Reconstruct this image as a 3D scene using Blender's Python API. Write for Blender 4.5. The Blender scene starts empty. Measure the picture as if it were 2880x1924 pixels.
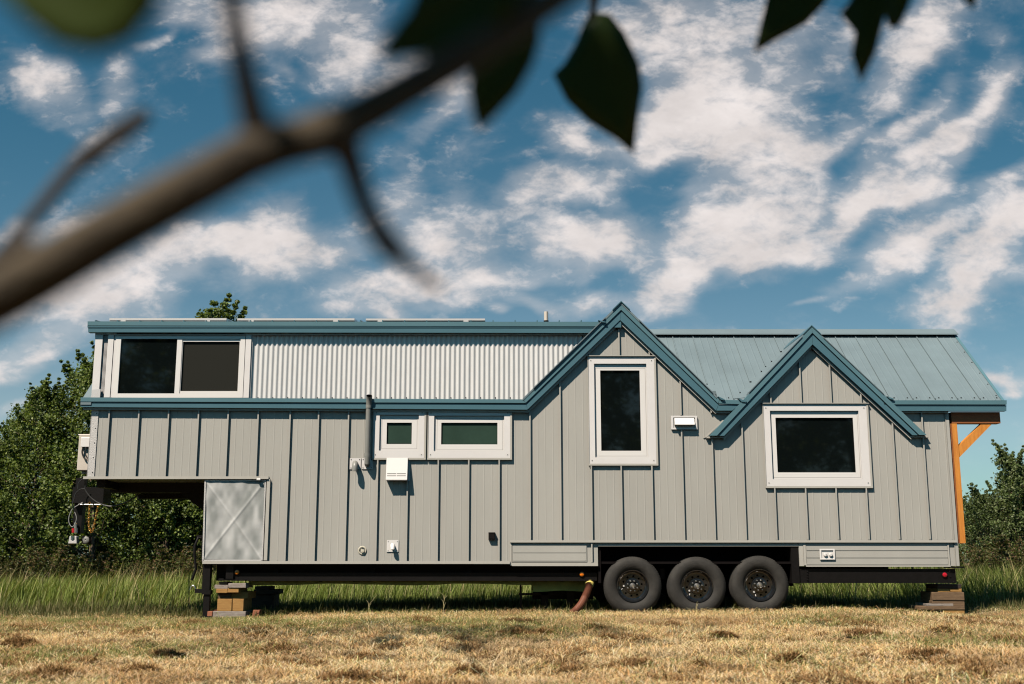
import bpy, math, random
import numpy as np
from mathutils import Vector, Matrix, Euler
from mathutils.geometry import tessellate_polygon
random.seed(7); rng = np.random.default_rng(11)
S = bpy.context.scene
COL = S.collection
# ------------------------------------------------------------------ camera numbers
F = 3200.0; PITCH = math.radians(10.93); CAMH = 0.654; D = 15.4
CP, SP = math.cos(PITCH), math.sin(PITCH)
def ray(px, py):
    u = (px-1440)/F; v = (962-py)/F
    return Vector((u, CP - v*SP, SP + v*CP))
def W(px, py, y=D):
    d = ray(px, py); t = y/d.y
    return Vector((d.x*t, y, CAMH + d.z*t))
def X(px, py, y=D): return W(px, py, y).x
def Z(py, y=D): return W(1440, py, y).z
# ------------------------------------------------------------------ materials
def mat(name, col, rough=.6, metal=0., noise=0., nscale=8., bump=0., bscale=40., spec=.5, col2=None, stretch=None, coat=0.):
    m = bpy.data.materials.new(name); m.use_nodes = True
    nt = m.node_tree; b = nt.nodes['Principled BSDF']
    b.inputs['Base Color'].default_value = (*col, 1)
    b.inputs['Roughness'].default_value = rough; b.inputs['Metallic'].default_value = metal
    b.inputs['Specular IOR Level'].default_value = spec; b.inputs['Coat Weight'].default_value = coat
    tc = nt.nodes.new('ShaderNodeTexCoord'); mp = nt.nodes.new('ShaderNodeMapping')
    nt.links.new(tc.outputs['Object'], mp.inputs['Vector'])
    if stretch: mp.inputs['Scale'].default_value = stretch
    if noise or col2:
        n = nt.nodes.new('ShaderNodeTexNoise'); n.inputs['Scale'].default_value = nscale
        n.inputs['Detail'].default_value = 6; n.inputs['Roughness'].default_value = .65
        nt.links.new(mp.outputs[0], n.inputs['Vector'])
        r = nt.nodes.new('ShaderNodeValToRGB')
        c2 = col2 if col2 else tuple(c*(1-noise) for c in col)
        c1 = col if col2 else tuple(min(1, c*(1+noise)) for c in col)
        r.color_ramp.elements[0].position = .32; r.color_ramp.elements[1].position = .68
        r.color_ramp.elements[0].color = (*c2, 1); r.color_ramp.elements[1].color = (*c1, 1)
        nt.links.new(n.outputs['Fac'], r.inputs['Fac']); nt.links.new(r.outputs[0], b.inputs['Base Color'])
    if bump:
        n2 = nt.nodes.new('ShaderNodeTexNoise'); n2.inputs['Scale'].default_value = bscale
        n2.inputs['Detail'].default_value = 4
        nt.links.new(mp.outputs[0], n2.inputs['Vector'])
        bp = nt.nodes.new('ShaderNodeBump'); bp.inputs['Strength'].default_value = bump; bp.inputs['Distance'].default_value = .01
        nt.links.new(n2.outputs['Fac'], bp.inputs['Height']); nt.links.new(bp.outputs[0], b.inputs['Normal'])
    return m
def leafmat(name, attr='Col', trans=.35, rough=.4, spec=.5):
    m = bpy.data.materials.new(name); m.use_nodes = True; nt = m.node_tree
    b = nt.nodes['Principled BSDF']; out = nt.nodes['Material Output']
    a = nt.nodes.new('ShaderNodeAttribute'); a.attribute_name = attr
    nt.links.new(a.outputs['Color'], b.inputs['Base Color'])
    b.inputs['Roughness'].default_value = rough; b.inputs['Specular IOR Level'].default_value = spec
    t = nt.nodes.new('ShaderNodeBsdfTranslucent')
    h = nt.nodes.new('ShaderNodeMix'); h.data_type = 'RGBA'; h.blend_type = 'MULTIPLY'; h.inputs[0].default_value = 1
    nt.links.new(a.outputs['Color'], h.inputs[6]); h.inputs[7].default_value = (1.25, 1.3, .5, 1)
    nt.links.new(h.outputs[2], t.inputs['Color'])
    mx = nt.nodes.new('ShaderNodeMixShader'); mx.inputs[0].default_value = trans
    nt.links.new(b.outputs[0], mx.inputs[1]); nt.links.new(t.outputs[0], mx.inputs[2])
    nt.links.new(mx.outputs[0], out.inputs['Surface'])
    return m
M = {}
M['siding'] = mat('siding_metal', (.445,.425,.385), .45, noise=.07, nscale=1.1, bump=.05, bscale=5, stretch=(1,1,.3))
M['sidetrim'] = mat('trim_metal', (.50,.47,.42), .4, noise=.03)
M['galv'] = mat('galvalume', (.74,.725,.715), .45, .1, noise=.05, nscale=14, stretch=(1,1,.25))
M['stucco'] = mat('embossed_corner', (.60,.57,.55), .5, .15, bump=.5, bscale=120)
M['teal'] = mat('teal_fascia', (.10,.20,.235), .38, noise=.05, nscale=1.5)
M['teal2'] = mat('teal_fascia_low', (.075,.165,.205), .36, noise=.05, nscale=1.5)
M['roof'] = mat('teal_roof', (.165,.215,.235), .45, noise=.10, nscale=1.3, bump=.06, bscale=3)
M['white'] = mat('white_trim', (.78,.74,.72), .45, noise=.03, nscale=3)
M['vinyl'] = mat('white_vinyl', (.82,.78,.75), .35)
M['glass'] = mat('dark_glass', (.004,.006,.006), .03, spec=.5)
M['screen'] = mat('insect_screen', (.022,.022,.018), .8, noise=.3, nscale=90, spec=.1)
M['frost'] = mat('green_glass', (.036,.066,.050), .12, noise=.12, nscale=3, spec=.45)
M['black'] = mat('black_paint', (.005,.004,.004), .6, spec=.2, noise=.3, nscale=12, bump=.15, bscale=60)
M['matblack'] = mat('matt_black', (.008,.006,.006), .9, spec=.1)
M['rubber'] = mat('tyre_rubber', (.038,.034,.029), .8, col2=(.018,.016,.014), nscale=9, bump=.4, bscale=70)
M['rim'] = mat('rim_black', (.012,.012,.013), .16, coat=.6)
M['chrome'] = mat('hub_steel', (.62,.60,.58), .28, .9)
M['cedar'] = mat('cedar_wood', (.78,.31,.055), .55, col2=(.55,.19,.03), nscale=5, stretch=(6,6,.7), bump=.15)
M['cedar_shade'] = mat('cedar_shade_wood', (.34,.115,.035), .6, col2=(.25,.08,.025), nscale=5, stretch=(.7,6,6), bump=.15)  # darker copy of the cedar: shade under the eave put into the colour
M['orange'] = mat('amber_lens', (.95,.22,.01), .2, coat=.5)
M['red'] = mat('red_lens', (.5,.01,.025), .2, coat=.5)
M['pipe'] = mat('grey_pvc', (.24,.235,.215), .4, noise=.06)
M['cream'] = mat('cream_plastic', (.60,.55,.44), .4)
M['acbox'] = mat('beige_box', (.66,.58,.50), .45, noise=.04)
M['brass'] = mat('gold_chain', (.72,.42,.12), .3, .9)
M['soffit'] = mat('soffit_panel', (.42,.44,.34), .6, noise=.08, nscale=2)
M['yellow'] = mat('spray_insulation', (.60,.47,.12), .8, noise=.2, nscale=6, bump=.6, bscale=25)
M['hose'] = mat('brown_hose', (.23,.085,.05), .45)
M['cable'] = mat('cable_black', (.03,.03,.03), .4)
M['cablew'] = mat('cable_grey', (.35,.34,.33), .4)
M['pv'] = mat('solar_cells', (.01,.013,.03), .15)
M['alu'] = mat('aluminium', (.78,.74,.72), .35, .3)
M['fabric'] = None
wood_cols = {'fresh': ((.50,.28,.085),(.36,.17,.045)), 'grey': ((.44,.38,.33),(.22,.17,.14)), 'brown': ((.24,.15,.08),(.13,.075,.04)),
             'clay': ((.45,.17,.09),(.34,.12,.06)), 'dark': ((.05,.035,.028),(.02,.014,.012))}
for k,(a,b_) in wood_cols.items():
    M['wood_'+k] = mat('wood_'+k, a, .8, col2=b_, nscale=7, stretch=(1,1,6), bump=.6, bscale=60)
M['bark'] = mat('bark', (.34,.235,.15), .8, col2=(.16,.11,.075), nscale=12, stretch=(1,1,.4), bump=.5, bscale=60)
M['bough'] = mat('bough_bark', (.10,.073,.042), .85, col2=(.04,.03,.02), nscale=30, bump=.4, bscale=160)
M['twig'] = mat('twig_shade_bark', (.030,.024,.022), .8, noise=.3, nscale=40)  # bark darkened to carry the shade the near twigs hang in
M['leaf'] = leafmat('leaf', trans=.3, rough=.5, spec=.35)
M['bigleaf'] = leafmat('broad_leaf', trans=.4, rough=.45, spec=.3)
M['grass'] = leafmat('grass_blade', trans=.25, rough=.6, spec=.2)
M['hay'] = leafmat('hay_blade', trans=.15, rough=.7, spec=.15)
def fabric():
    m = mat('dusty_cover', (.5,.5,.5), .75, bump=.2, bscale=14); nt=m.node_tree; b=nt.nodes['Principled BSDF']
    a=nt.nodes.new('ShaderNodeAttribute'); a.attribute_name='Col'
    r=nt.nodes.new('ShaderNodeValToRGB'); r.color_ramp.elements[0].color=(.22,.232,.222,1); r.color_ramp.elements[1].color=(.58,.57,.555,1)
    nt.links.new(a.outputs['Fac'],r.inputs['Fac']); nt.links.new(r.outputs[0],b.inputs['Base Color']); return m
M['fabric'] = fabric()
# ------------------------------------------------------------------ mesh builder
class MB:
    def __init__(s): s.v = []; s.f = []; s.mi = []
    def add(s, verts, faces, mi=0):
        o = len(s.v); s.v += [tuple(v) for v in verts]
        s.f += [tuple(i+o for i in f) for f in faces]; s.mi += [mi]*len(faces); return s
    def box(s, x0,x1,y0,y1,z0,z1, mi=0, rot=None):
        if x0>x1: x0,x1=x1,x0
        if y0>y1: y0,y1=y1,y0
        if z0>z1: z0,z1=z1,z0
        vs = [Vector((x,y,z)) for z in (z0,z1) for y in (y0,y1) for x in (x0,x1)]
        if rot:
            c = Vector(((x0+x1)/2,(y0+y1)/2,(z0+z1)/2)); R = Euler(rot).to_matrix()
            vs = [R@(v-c)+c for v in vs]
        return s.add(vs, [(0,2,3,1),(4,5,7,6),(0,1,5,4),(2,6,7,3),(0,4,6,2),(1,3,7,5)], mi)
    def prism(s, pts, y0, y1, mi=0, holes=()):
        """polygon in (x,z), holes allowed, extruded y0..y1 (y0 is the front)"""
        loops = [[Vector((p[0],p[1],0)) for p in pts]] + [[Vector((p[0],p[1],0)) for p in h] for h in holes]
        tris = tessellate_polygon(loops); flat = [p for l in loops for p in l]; n = len(flat)
        vs = [(p.x,y0,p.y) for p in flat] + [(p.x,y1,p.y) for p in flat]
        fs = []
        for t in tris:
            a,b,c = [flat[i] for i in t]
            ar = (b.x-a.x)*(c.y-a.y)-(b.y-a.y)*(c.x-a.x)
            if ar < 0: t = (t[0],t[2],t[1])
            fs.append(tuple(t)); fs.append(tuple(i+n for i in reversed(t)))
        k = 0
        for li,l in enumerate(loops):
            ar = sum(l[i].x*l[(i+1)%len(l)].y-l[(i+1)%len(l)].x*l[i].y for i in range(len(l)))
            for i in range(len(l)):
                a, b = k+i, k+(i+1)%len(l)
                q = (a, a+n, b+n, b)
                if (ar > 0) == (li > 0): q = q[::-1]
                fs.append(q)
            k += len(l)
        return s.add(vs, fs, mi)
    def ring(s, o, i, y0, y1, mi=0):
        """rectangular mitred frame; o,i = (x0,x1,z0,z1)"""
        O=[(o[0],o[2]),(o[1],o[2]),(o[1],o[3]),(o[0],o[3])]; I=[(i[0],i[2]),(i[1],i[2]),(i[1],i[3]),(i[0],i[3])]
        vs=[]
        for y in (y0,y1): vs += [(p[0],y,p[1]) for p in O]+[(p[0],y,p[1]) for p in I]
        fs=[]
        for k in range(4):
            j=(k+1)%4
            fs += [(k,j,4+j,4+k),(8+k,12+k,12+j,8+j),(k,8+k,8+j,j),(4+k,4+j,12+j,12+k)]
        return s.add(vs,fs,mi)
    def tube(s, pts, r, n=10, mi=0, cap=True):
        pts=[Vector(p) for p in pts]; rs = r if hasattr(r,'__len__') else [r]*len(pts)
        vs=[]; fs=[]; up=None
        for k,p in enumerate(pts):
            t=(pts[min(k+1,len(pts)-1)]-pts[max(k-1,0)]).normalized()
            if up is None: up = t.orthogonal().normalized()
            up = (up - t*up.dot(t)); up = up.normalized() if up.length>1e-6 else t.orthogonal().normalized()
            w = t.cross(up)
            for j in range(n):
                a=2*math.pi*j/n; vs.append(p+(up*math.cos(a)+w*math.sin(a))*rs[k])
        for k in range(len(pts)-1):
            for j in range(n):
                fs.append((k*n+j,k*n+(j+1)%n,(k+1)*n+(j+1)%n,(k+1)*n+j))
        if cap: fs += [tuple(range(n-1,-1,-1)), tuple((len(pts)-1)*n+j for j in range(n))]
        return s.add(vs,fs,mi)
    def lathe(s, c, prof, n=32, axis='y', mi=0, closed=False):
        """prof = [(r, h)...] round an axis through c; h runs along the axis"""
        vs=[]; fs=[]; m=len(prof)
        for j in range(n):
            a=2*math.pi*j/n
            for r,h in prof:
                if axis=='y': vs.append((c[0]+r*math.cos(a), c[1]+h, c[2]+r*math.sin(a)))
                else: vs.append((c[0]+r*math.cos(a), c[1]+r*math.sin(a), c[2]+h))
        for j in range(n):
            k=(j+1)%n
            for i in range(m-1 if not closed else m):
                i2=(i+1)%m
                q=(j*m+i,k*m+i,k*m+i2,j*m+i2)
                fs.append(q if axis=='z' else q[::-1])
        return s.add(vs,fs,mi)
    def build(s, name, mats, parent=None, smooth=False, bevel=0, loc=None, angle=None):
        me=bpy.data.meshes.new(name); me.from_pydata(s.v,[],s.f)
        if not isinstance(mats,(list,tuple)): mats=[mats]
        for m in mats: me.materials.append(M[m] if isinstance(m,str) else m)
        me.polygons.foreach_set('material_index', s.mi)
        if smooth: me.polygons.foreach_set('use_smooth',[True]*len(me.polygons))
        me.update(); o=bpy.data.objects.new(name,me); COL.objects.link(o)
        if smooth:
            try: me.set_sharp_from_angle(angle=angle or math.radians(40))
            except Exception: pass
        if bevel:
            b=o.modifiers.new('bevel','BEVEL'); b.width=bevel; b.segments=2; b.limit_method='ANGLE'
        if parent is not None:
            o.parent=parent; o.matrix_parent_inverse=parent.matrix_world.inverted()
        return o
class Each(MB):
    """every primitive becomes a part of its own"""
    def __init__(s,name,mats): super().__init__(); s.nm=name; s.mt=mats
    def add(s,verts,faces,mi=0):
        m=MB(); m.add(verts,faces,0); m.build(s.nm,s.mt,house); return s
def npmesh(name, verts, faces_flat, sizes, mats, cols=None, parent=None, smooth=False):
    me=bpy.data.meshes.new(name)
    me.vertices.add(len(verts)); me.vertices.foreach_set('co', np.ascontiguousarray(verts,dtype=np.float32).ravel())
    me.loops.add(len(faces_flat)); me.loops.foreach_set('vertex_index', np.ascontiguousarray(faces_flat,dtype=np.int32))
    me.polygons.add(len(sizes)); st=np.concatenate([[0],np.cumsum(sizes)[:-1]]).astype(np.int32)
    me.polygons.foreach_set('loop_start', st); 
    try: me.polygons.foreach_set('loop_total', np.asarray(sizes,dtype=np.int32))
    except Exception: pass
    me.update(calc_edges=True)
    if cols is not None:
        a=me.color_attributes.new('Col','FLOAT_COLOR','POINT')
        a.data.foreach_set('color', np.concatenate([cols,np.ones((len(cols),1))],1).astype(np.float32).ravel())
    for m in mats: me.materials.append(M[m])
    if smooth: me.polygons.foreach_set('use_smooth', np.ones(len(sizes),dtype=bool))
    o=bpy.data.objects.new(name,me); COL.objects.link(o)
    if parent is not None: o.parent=parent; o.matrix_parent_inverse=parent.matrix_world.inverted()
    return o
def tag(o,label=None,cat=None,group=None,kind=None):
    if label: o['label']=label
    if cat: o['category']=cat
    if group: o['group']=group
    if kind: o['kind']=kind
    return o
def empty(name,loc,label=None,cat=None,group=None):
    o=bpy.data.objects.new(name,None); COL.objects.link(o); o.location=loc; o.empty_display_size=.2
    o.matrix_world = Matrix.Translation(loc)
    return tag(o,label,cat,group)
def copy_tree(root):
    r=root.copy(); COL.objects.link(r)
    for ch in root.children:
        c=ch.copy(); COL.objects.link(c); c.parent=r
        for g in ch.children:
            d=g.copy(); COL.objects.link(d); d.parent=c
    return r
# ------------------------------------------------------------------ ground
def fade(t): return t*t*(3-2*t)
def vnoise(x,y,seed=0):
    x=np.asarray(x,dtype=float); y=np.asarray(y,dtype=float)
    xi=np.floor(x); yi=np.floor(y); xf=fade(x-xi); yf=fade(y-yi)
    def h(a,b):
        n=np.sin(a*127.1+b*311.7+seed*74.7)*43758.5453
        return n-np.floor(n)
    return (h(xi,yi)*(1-xf)+h(xi+1,yi)*xf)*(1-yf)+(h(xi,yi+1)*(1-xf)+h(xi+1,yi+1)*xf)*yf
def fbm(x,y,seed=0,o=4):
    s=0; a=.5; t=0
    for k in range(o):
        s=s+a*vnoise(x*2**k,y*2**k,seed+k*13); t+=a; a*=.5
    return s/t
def gz(x,y):
    x=np.asarray(x,dtype=float); y=np.asarray(y,dtype=float)
    b=np.interp(x,[-12,-8,-4.3,-3,-1.6,1.2,3.2,4.2,5.2,5.95,6.6,12],[-.12,-.08,-.075,-.04,-.01,0,.02,.045,.005,-.03,.02,.08])
    k=np.clip(np.abs(y-15.4)/3,.12,1)
    return b+k*((fbm(x*.7,y*.7,3)-.5)*.10+(fbm(x*3.2,y*3.2,9)-.5)*.11+(fbm(x*9,y*9,19)-.5)*.03)-.01
def make_ground():
    xs=np.unique(np.concatenate([np.linspace(-400,-20,20),np.linspace(-10,10,321),np.linspace(-20,20,101),np.linspace(20,400,20)]))
    ys=np.unique(np.concatenate([np.linspace(-80,-4,14),np.linspace(-4,4,40),np.linspace(4,22,380),np.linspace(22,60,40),np.linspace(60,900,30)]))
    xx,yy=np.meshgrid(xs,ys); zz=gz(xx,yy)-.004
    v=np.stack([xx.ravel(),yy.ravel(),zz.ravel()],1); nx=len(xs); ny=len(ys)
    i=np.arange(nx*ny).reshape(ny,nx)
    q=np.stack([i[:-1,:-1],i[:-1,1:],i[1:,1:],i[1:,:-1]],-1).reshape(-1)
    m=bpy.data.materials.new('field_soil'); m.use_nodes=True; nt=m.node_tree; b=nt.nodes['Principled BSDF']
    tc=nt.nodes.new('ShaderNodeTexCoord'); n=nt.nodes.new('ShaderNodeTexNoise'); n.inputs['Scale'].default_value=3; n.inputs['Detail'].default_value=8
    n.inputs['Roughness'].default_value=.7
    nt.links.new(tc.outputs['Object'],n.inputs['Vector'])
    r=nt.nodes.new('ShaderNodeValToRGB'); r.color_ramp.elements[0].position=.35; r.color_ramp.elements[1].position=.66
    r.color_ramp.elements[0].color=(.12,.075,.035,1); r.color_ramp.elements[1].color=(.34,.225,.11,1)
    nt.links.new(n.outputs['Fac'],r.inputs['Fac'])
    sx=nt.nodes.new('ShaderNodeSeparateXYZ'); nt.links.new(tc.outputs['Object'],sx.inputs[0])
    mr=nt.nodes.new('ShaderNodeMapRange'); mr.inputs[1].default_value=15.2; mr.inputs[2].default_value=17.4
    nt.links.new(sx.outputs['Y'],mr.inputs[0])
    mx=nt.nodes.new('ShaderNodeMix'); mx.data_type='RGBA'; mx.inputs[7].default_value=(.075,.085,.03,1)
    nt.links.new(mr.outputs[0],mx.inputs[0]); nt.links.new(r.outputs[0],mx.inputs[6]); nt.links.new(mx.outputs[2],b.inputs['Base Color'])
    b.inputs['Roughness'].default_value=.95; b.inputs['Specular IOR Level'].default_value=.1
    M['soil']=m
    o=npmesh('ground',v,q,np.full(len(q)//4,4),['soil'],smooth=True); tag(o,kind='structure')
make_ground()
def blades(name,x,y,h,lean,width,az,cols,mat_,segs=2,z=None,curl=.6):
    """curved tapering blades, one mesh"""
    n=len(x); z0=gz(x,y) if z is None else z
    dx=np.cos(az); dy=np.sin(az); wx=-dy; wy=dx
    V=[]; C=[]
    ts=np.linspace(0,1,segs+1)
    for k,t in enumerate(ts):
        ang=lean*(1-curl+curl*t*1.6)
        # position along a bent stem
        hor=h*t*np.sin(ang); ver=h*t*np.cos(ang)
        px=x+dx*hor; py=y+dy*hor; pz=z0+np.maximum(ver,0.002)
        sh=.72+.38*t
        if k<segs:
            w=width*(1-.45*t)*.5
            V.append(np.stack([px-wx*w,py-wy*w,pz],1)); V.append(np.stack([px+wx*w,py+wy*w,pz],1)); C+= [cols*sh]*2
        else:
            V.append(np.stack([px,py,pz],1)); C.append(cols*sh)
    P=len(V); verts=np.stack(V,1).reshape(-1,3); cc=np.stack(C,1).reshape(-1,3)
    base=(np.arange(n)*P)[:,None]
    f=[]; sizes=[]
    loc=[]
    for k in range(segs-1): loc += [2*k,2*k+1,2*k+3,2*k+2]; sizes.append(4)
    loc += [2*(segs-1),2*(segs-1)+1,2*segs]; sizes.append(3)
    faces=(base+np.array(loc)[None,:]).ravel()
    return npmesh(name,verts,faces,np.tile(sizes,n),[mat_],cc)
def frustum_pts(n,y0,y1,pw,k=.54,m=1.2,side=None):
    # density ~ y^-pw
    u=rng.random(n*3); e=2-pw
    y=(y0**e+(y1**e-y0**e)*u)**(1/e) if abs(e)>1e-3 else y0*(y1/y0)**u
    x=(rng.random(n*3)*2-1)*(k*y+m)
    return x[:n],y[:n]
def palette(cols,w,n):
    c=np.array(cols); i=rng.choice(len(cols),n,p=np.array(w)/sum(w)); return c[i]*(0.75+.5*rng.random((n,1)))
def mixn(c,other,f): return c*(1-f[:,None])+np.array(other)[None,:]*f[:,None]
def dry_grass():
    n=540000; x,y=frustum_pts(n,4.2,17.0,1.35,k=.66,m=1.8)
    keep=~((y>15.9)&(rng.random(n)<.6)); x=x[keep]; y=y[keep]; n=len(x)
    c=np.array([1.5,1.38,1.34])*palette([(.74,.50,.25),(.86,.62,.36),(.62,.38,.17),(.33,.18,.08),(.80,.54,.29),(.30,.26,.10)],[5,4,4,2.6,3,1.2],n); c=np.minimum(c,np.array([.94,.72,.50]))
    g=fbm(x*.55+3,y*.55,21); g2=fbm(x*2.2,y*2.2,33)
    brown=np.clip((fbm(x*1.3,y*1.3,50)-.50)*6,0,1); c=mixn(c,(.34,.17,.075),brown*.5); pale=np.clip((fbm(x*1.6+9,y*1.6,150)-.55)*6,0,1); c=mixn(c,(.80,.66,.44),pale*.35)
    near=np.clip((y-11.0)/3.5,0,1)
    gr=np.clip((g-.50)*5,0,1)*.55+near*.30*np.clip((g2-.25)*3,0,1)
    isg=rng.random(n)<gr; gc=palette([(.22,.24,.07),(.30,.31,.12),(.16,.19,.05)],[3,2,2],n); c[isg]=gc[isg]
    clump=fbm(x*5,y*5,77)
    h=(.032+.045*rng.random(n))*(.5+1.0*clump)
    lean=np.where(rng.random(n)<.74, 1.15+.4*rng.random(n), .1+.7*rng.random(n))
    h=np.where(lean>1.0,h*1.35,h*.95); lng=(rng.random(n)<.07)&(lean>1.2); h=np.where(lng,h*2.4,h); c[lng]=np.minimum(c[lng]*1.25,.95); h=np.where(isg,h*1.25,h); h=h*(1-.25*np.clip((8-y)/4,0,1))
    nearstack=((np.abs(x+3.72)<.75)|(np.abs(x-5.75)<.55))&(y>14.3); h=np.where(nearstack,h*.45,h)
    lift=np.where(lean>1.0, rng.random(n)*.03*clump*1.6,0)
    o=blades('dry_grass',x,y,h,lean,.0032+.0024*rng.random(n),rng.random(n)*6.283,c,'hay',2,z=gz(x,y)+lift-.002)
    tag(o,'short mown straw coloured grass covering the foreground field','grass',kind='stuff')
    # raked clods of dead thatch
    X_=[];Y_=[];Z_=[];H_=[];
    k=190
    cx,cy=frustum_pts(k,5.0,13.8,.9)
    spots=[(1455,1782,.16),(1475,1790,.10),(2030,1797,.10),(2420,1800,.10),(2855,1772,.12),(2440,1812,.13),(985,1905,.15),(60,1800,.12),(470,1830,.10),(1700,1800,.08),(380,1880,.12),(2600,1870,.12),(1320,1900,.10),(2210,1880,.09),(150,1900,.13),(1530,1775,.08)]
    for (px,py,rr) in spots:
        d_=ray(px,py); t_=-CAMH/d_.z; cx=np.append(cx,d_.x*t_); cy=np.append(cy,d_.y*t_)
    for i in range(k+len(spots)):
        if i>=k:
            r=spots[i-k][2]; m=2600; a=rng.random(m)*6.283; q=np.sqrt(rng.random(m))*r; xx=cx[i]+np.cos(a)*q*1.4; yy=cy[i]+np.sin(a)*q
            X_.append(xx); Y_.append(yy); Z_.append(gz(xx,yy)+rng.random(m)*.55*r*np.maximum(0,1-(q/r)**2)*(.5+vnoise(xx*18,yy*18,2))+.006); H_.append(np.full(m,1.)); continue
        r=.04+.13*rng.random()**2.2; m=int(5200*r); a=rng.random(m)*6.283; q=np.sqrt(rng.random(m))*r
        xx=cx[i]+np.cos(a)*q*1.5; yy=cy[i]+np.sin(a)*q; X_.append(xx); Y_.append(yy)
        Z_.append(gz(xx,yy)+rng.random(m)*(.25*r+.01)*np.maximum(0,1-(q/r)**2)+.004); H_.append(np.full(m,1.))
    xx=np.concatenate(X_);yy=np.concatenate(Y_);zz=np.concatenate(Z_); m=len(xx)
    c=palette([(.30,.15,.06),(.20,.10,.04),(.42,.25,.11),(.52,.34,.17)],[3,2,3,1],m)
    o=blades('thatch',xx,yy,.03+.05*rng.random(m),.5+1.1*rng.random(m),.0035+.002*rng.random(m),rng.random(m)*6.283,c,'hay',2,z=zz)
    tag(o,'raked brown clods of dead thatch lying on the mown field','thatch',kind='stuff')
dry_grass()
def tall_grass():
    # short green-brown sward from under the trailer, then tall meadow
    n=60000; x,y=frustum_pts(n,15.5,19.6,.6,m=2.2)
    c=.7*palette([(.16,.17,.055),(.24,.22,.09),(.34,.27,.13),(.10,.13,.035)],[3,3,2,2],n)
    h=(.05+.12*rng.random(n)+.10*np.clip(y-15.8,0,1.2)*rng.random(n)*(np.abs(x-1)>5.3))*(.5+1.0*fbm(x*2,y*2,5)); 
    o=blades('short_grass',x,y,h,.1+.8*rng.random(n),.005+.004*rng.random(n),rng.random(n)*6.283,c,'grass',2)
    tag(o,'short green and brown grass in the shade under the trailer','grass',kind='stuff')
    n=105000; x,y=frustum_pts(n,17.0,30.5,2.0,k=.66,m=2.5)
    edge=np.where((x>-4.4)&(x<6.6),18.5,17.0)+1.0*fbm(x*.6,y*0,8)+.35*fbm(x*4,y*0,18)+np.where(x<-4.2,-.3,0)
    keep=y>edge; x=x[keep];y=y[keep];edge=edge[keep];n=len(x)
    dens=fbm(x*.8,y*.8,61)
    c=.85*palette([(.16,.21,.035),(.21,.27,.055),(.28,.32,.09),(.38,.36,.15),(.09,.13,.02)],[4,4,3,1.4,2],n)
    c=c*(.55+.9*fbm(x*1.1,y*1.1,88))[:,None]
    far=np.clip((y-24)/6,0,1); br=rng.random(n)<far*.30; c[br]=palette([(.34,.22,.12),(.42,.32,.18)],[1,1],n)[br]
    grow=np.clip((y-edge)/1.6,.35,1); h=(.22+.36*rng.random(n))*(.45+1.0*dens)*grow
    h=np.where(x>4.5,h*1.28,h)
    wind=rng.normal(.0,1.0,n)*.9+np.where(x>3,2.9,.2)   # az of lean
    k_=2600; xs_,ys_=frustum_pts(k_,16.9,27,2.0,m=2.0); kp=(np.abs(xs_-1)>5.6)|(ys_>19); xs_=xs_[kp]; ys_=ys_[kp]; k_=len(xs_)
    x=np.concatenate([x,xs_]); y=np.concatenate([y,ys_]); h=np.concatenate([h,.45+.42*rng.random(k_)]); wind=np.concatenate([wind,rng.normal(0,1,k_)])
    c=np.concatenate([c,palette([(.40,.34,.16),(.30,.30,.10),(.48,.36,.20)],[2,2,1],k_)]); n=len(x)
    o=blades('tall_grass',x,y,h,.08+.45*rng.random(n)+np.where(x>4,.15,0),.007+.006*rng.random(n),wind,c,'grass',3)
    tag(o,'tall green meadow grass behind the trailer','grass',kind='stuff')
tall_grass()
# ------------------------------------------------------------------ weeds standing up before the trailer
def weed(px,py,hpx,kind,label):
    p=W(px,py,D-.25); z0=float(gz(p.x,p.y)); h=hpx/212*1.02
    b=empty('dry_weed',(p.x,p.y,z0),label,'weed'); mb=MB(); base=Vector((p.x,p.y,z0))
    tip=base+Vector((.02 if kind else .10,0,h)); mid=base+Vector((.0,0,h*.5))
    mb.tube([base,mid,tip],[.0028,.0022,.001],6); mb.build('stem','straw',b)
    m2=MB(); 
    for k in range({0:2,1:4,2:1}[kind]):
        s=base+Vector((.005,0,h*(.3+.16*k))); a=(-1)**k
        m2.tube([s,s+Vector((a*.012,.0,.05)),s+Vector((a*(.03+.01*k),0,.08))],[.002,.0025,.0006],5)
    m2.build('blade','straw',b)
M['straw']=mat('straw_stalk',(.62,.50,.24),.6)
weed(1036,1722,52,0,'forked straw coloured weed stalk in the shadow left of the hose')
weed(1247,1720,54,1,'upright seeding weed stalk in front of the trailer beam shadow')
weed(1958,1726,30,2,'single dry stalk standing before the middle wheel')
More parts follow.
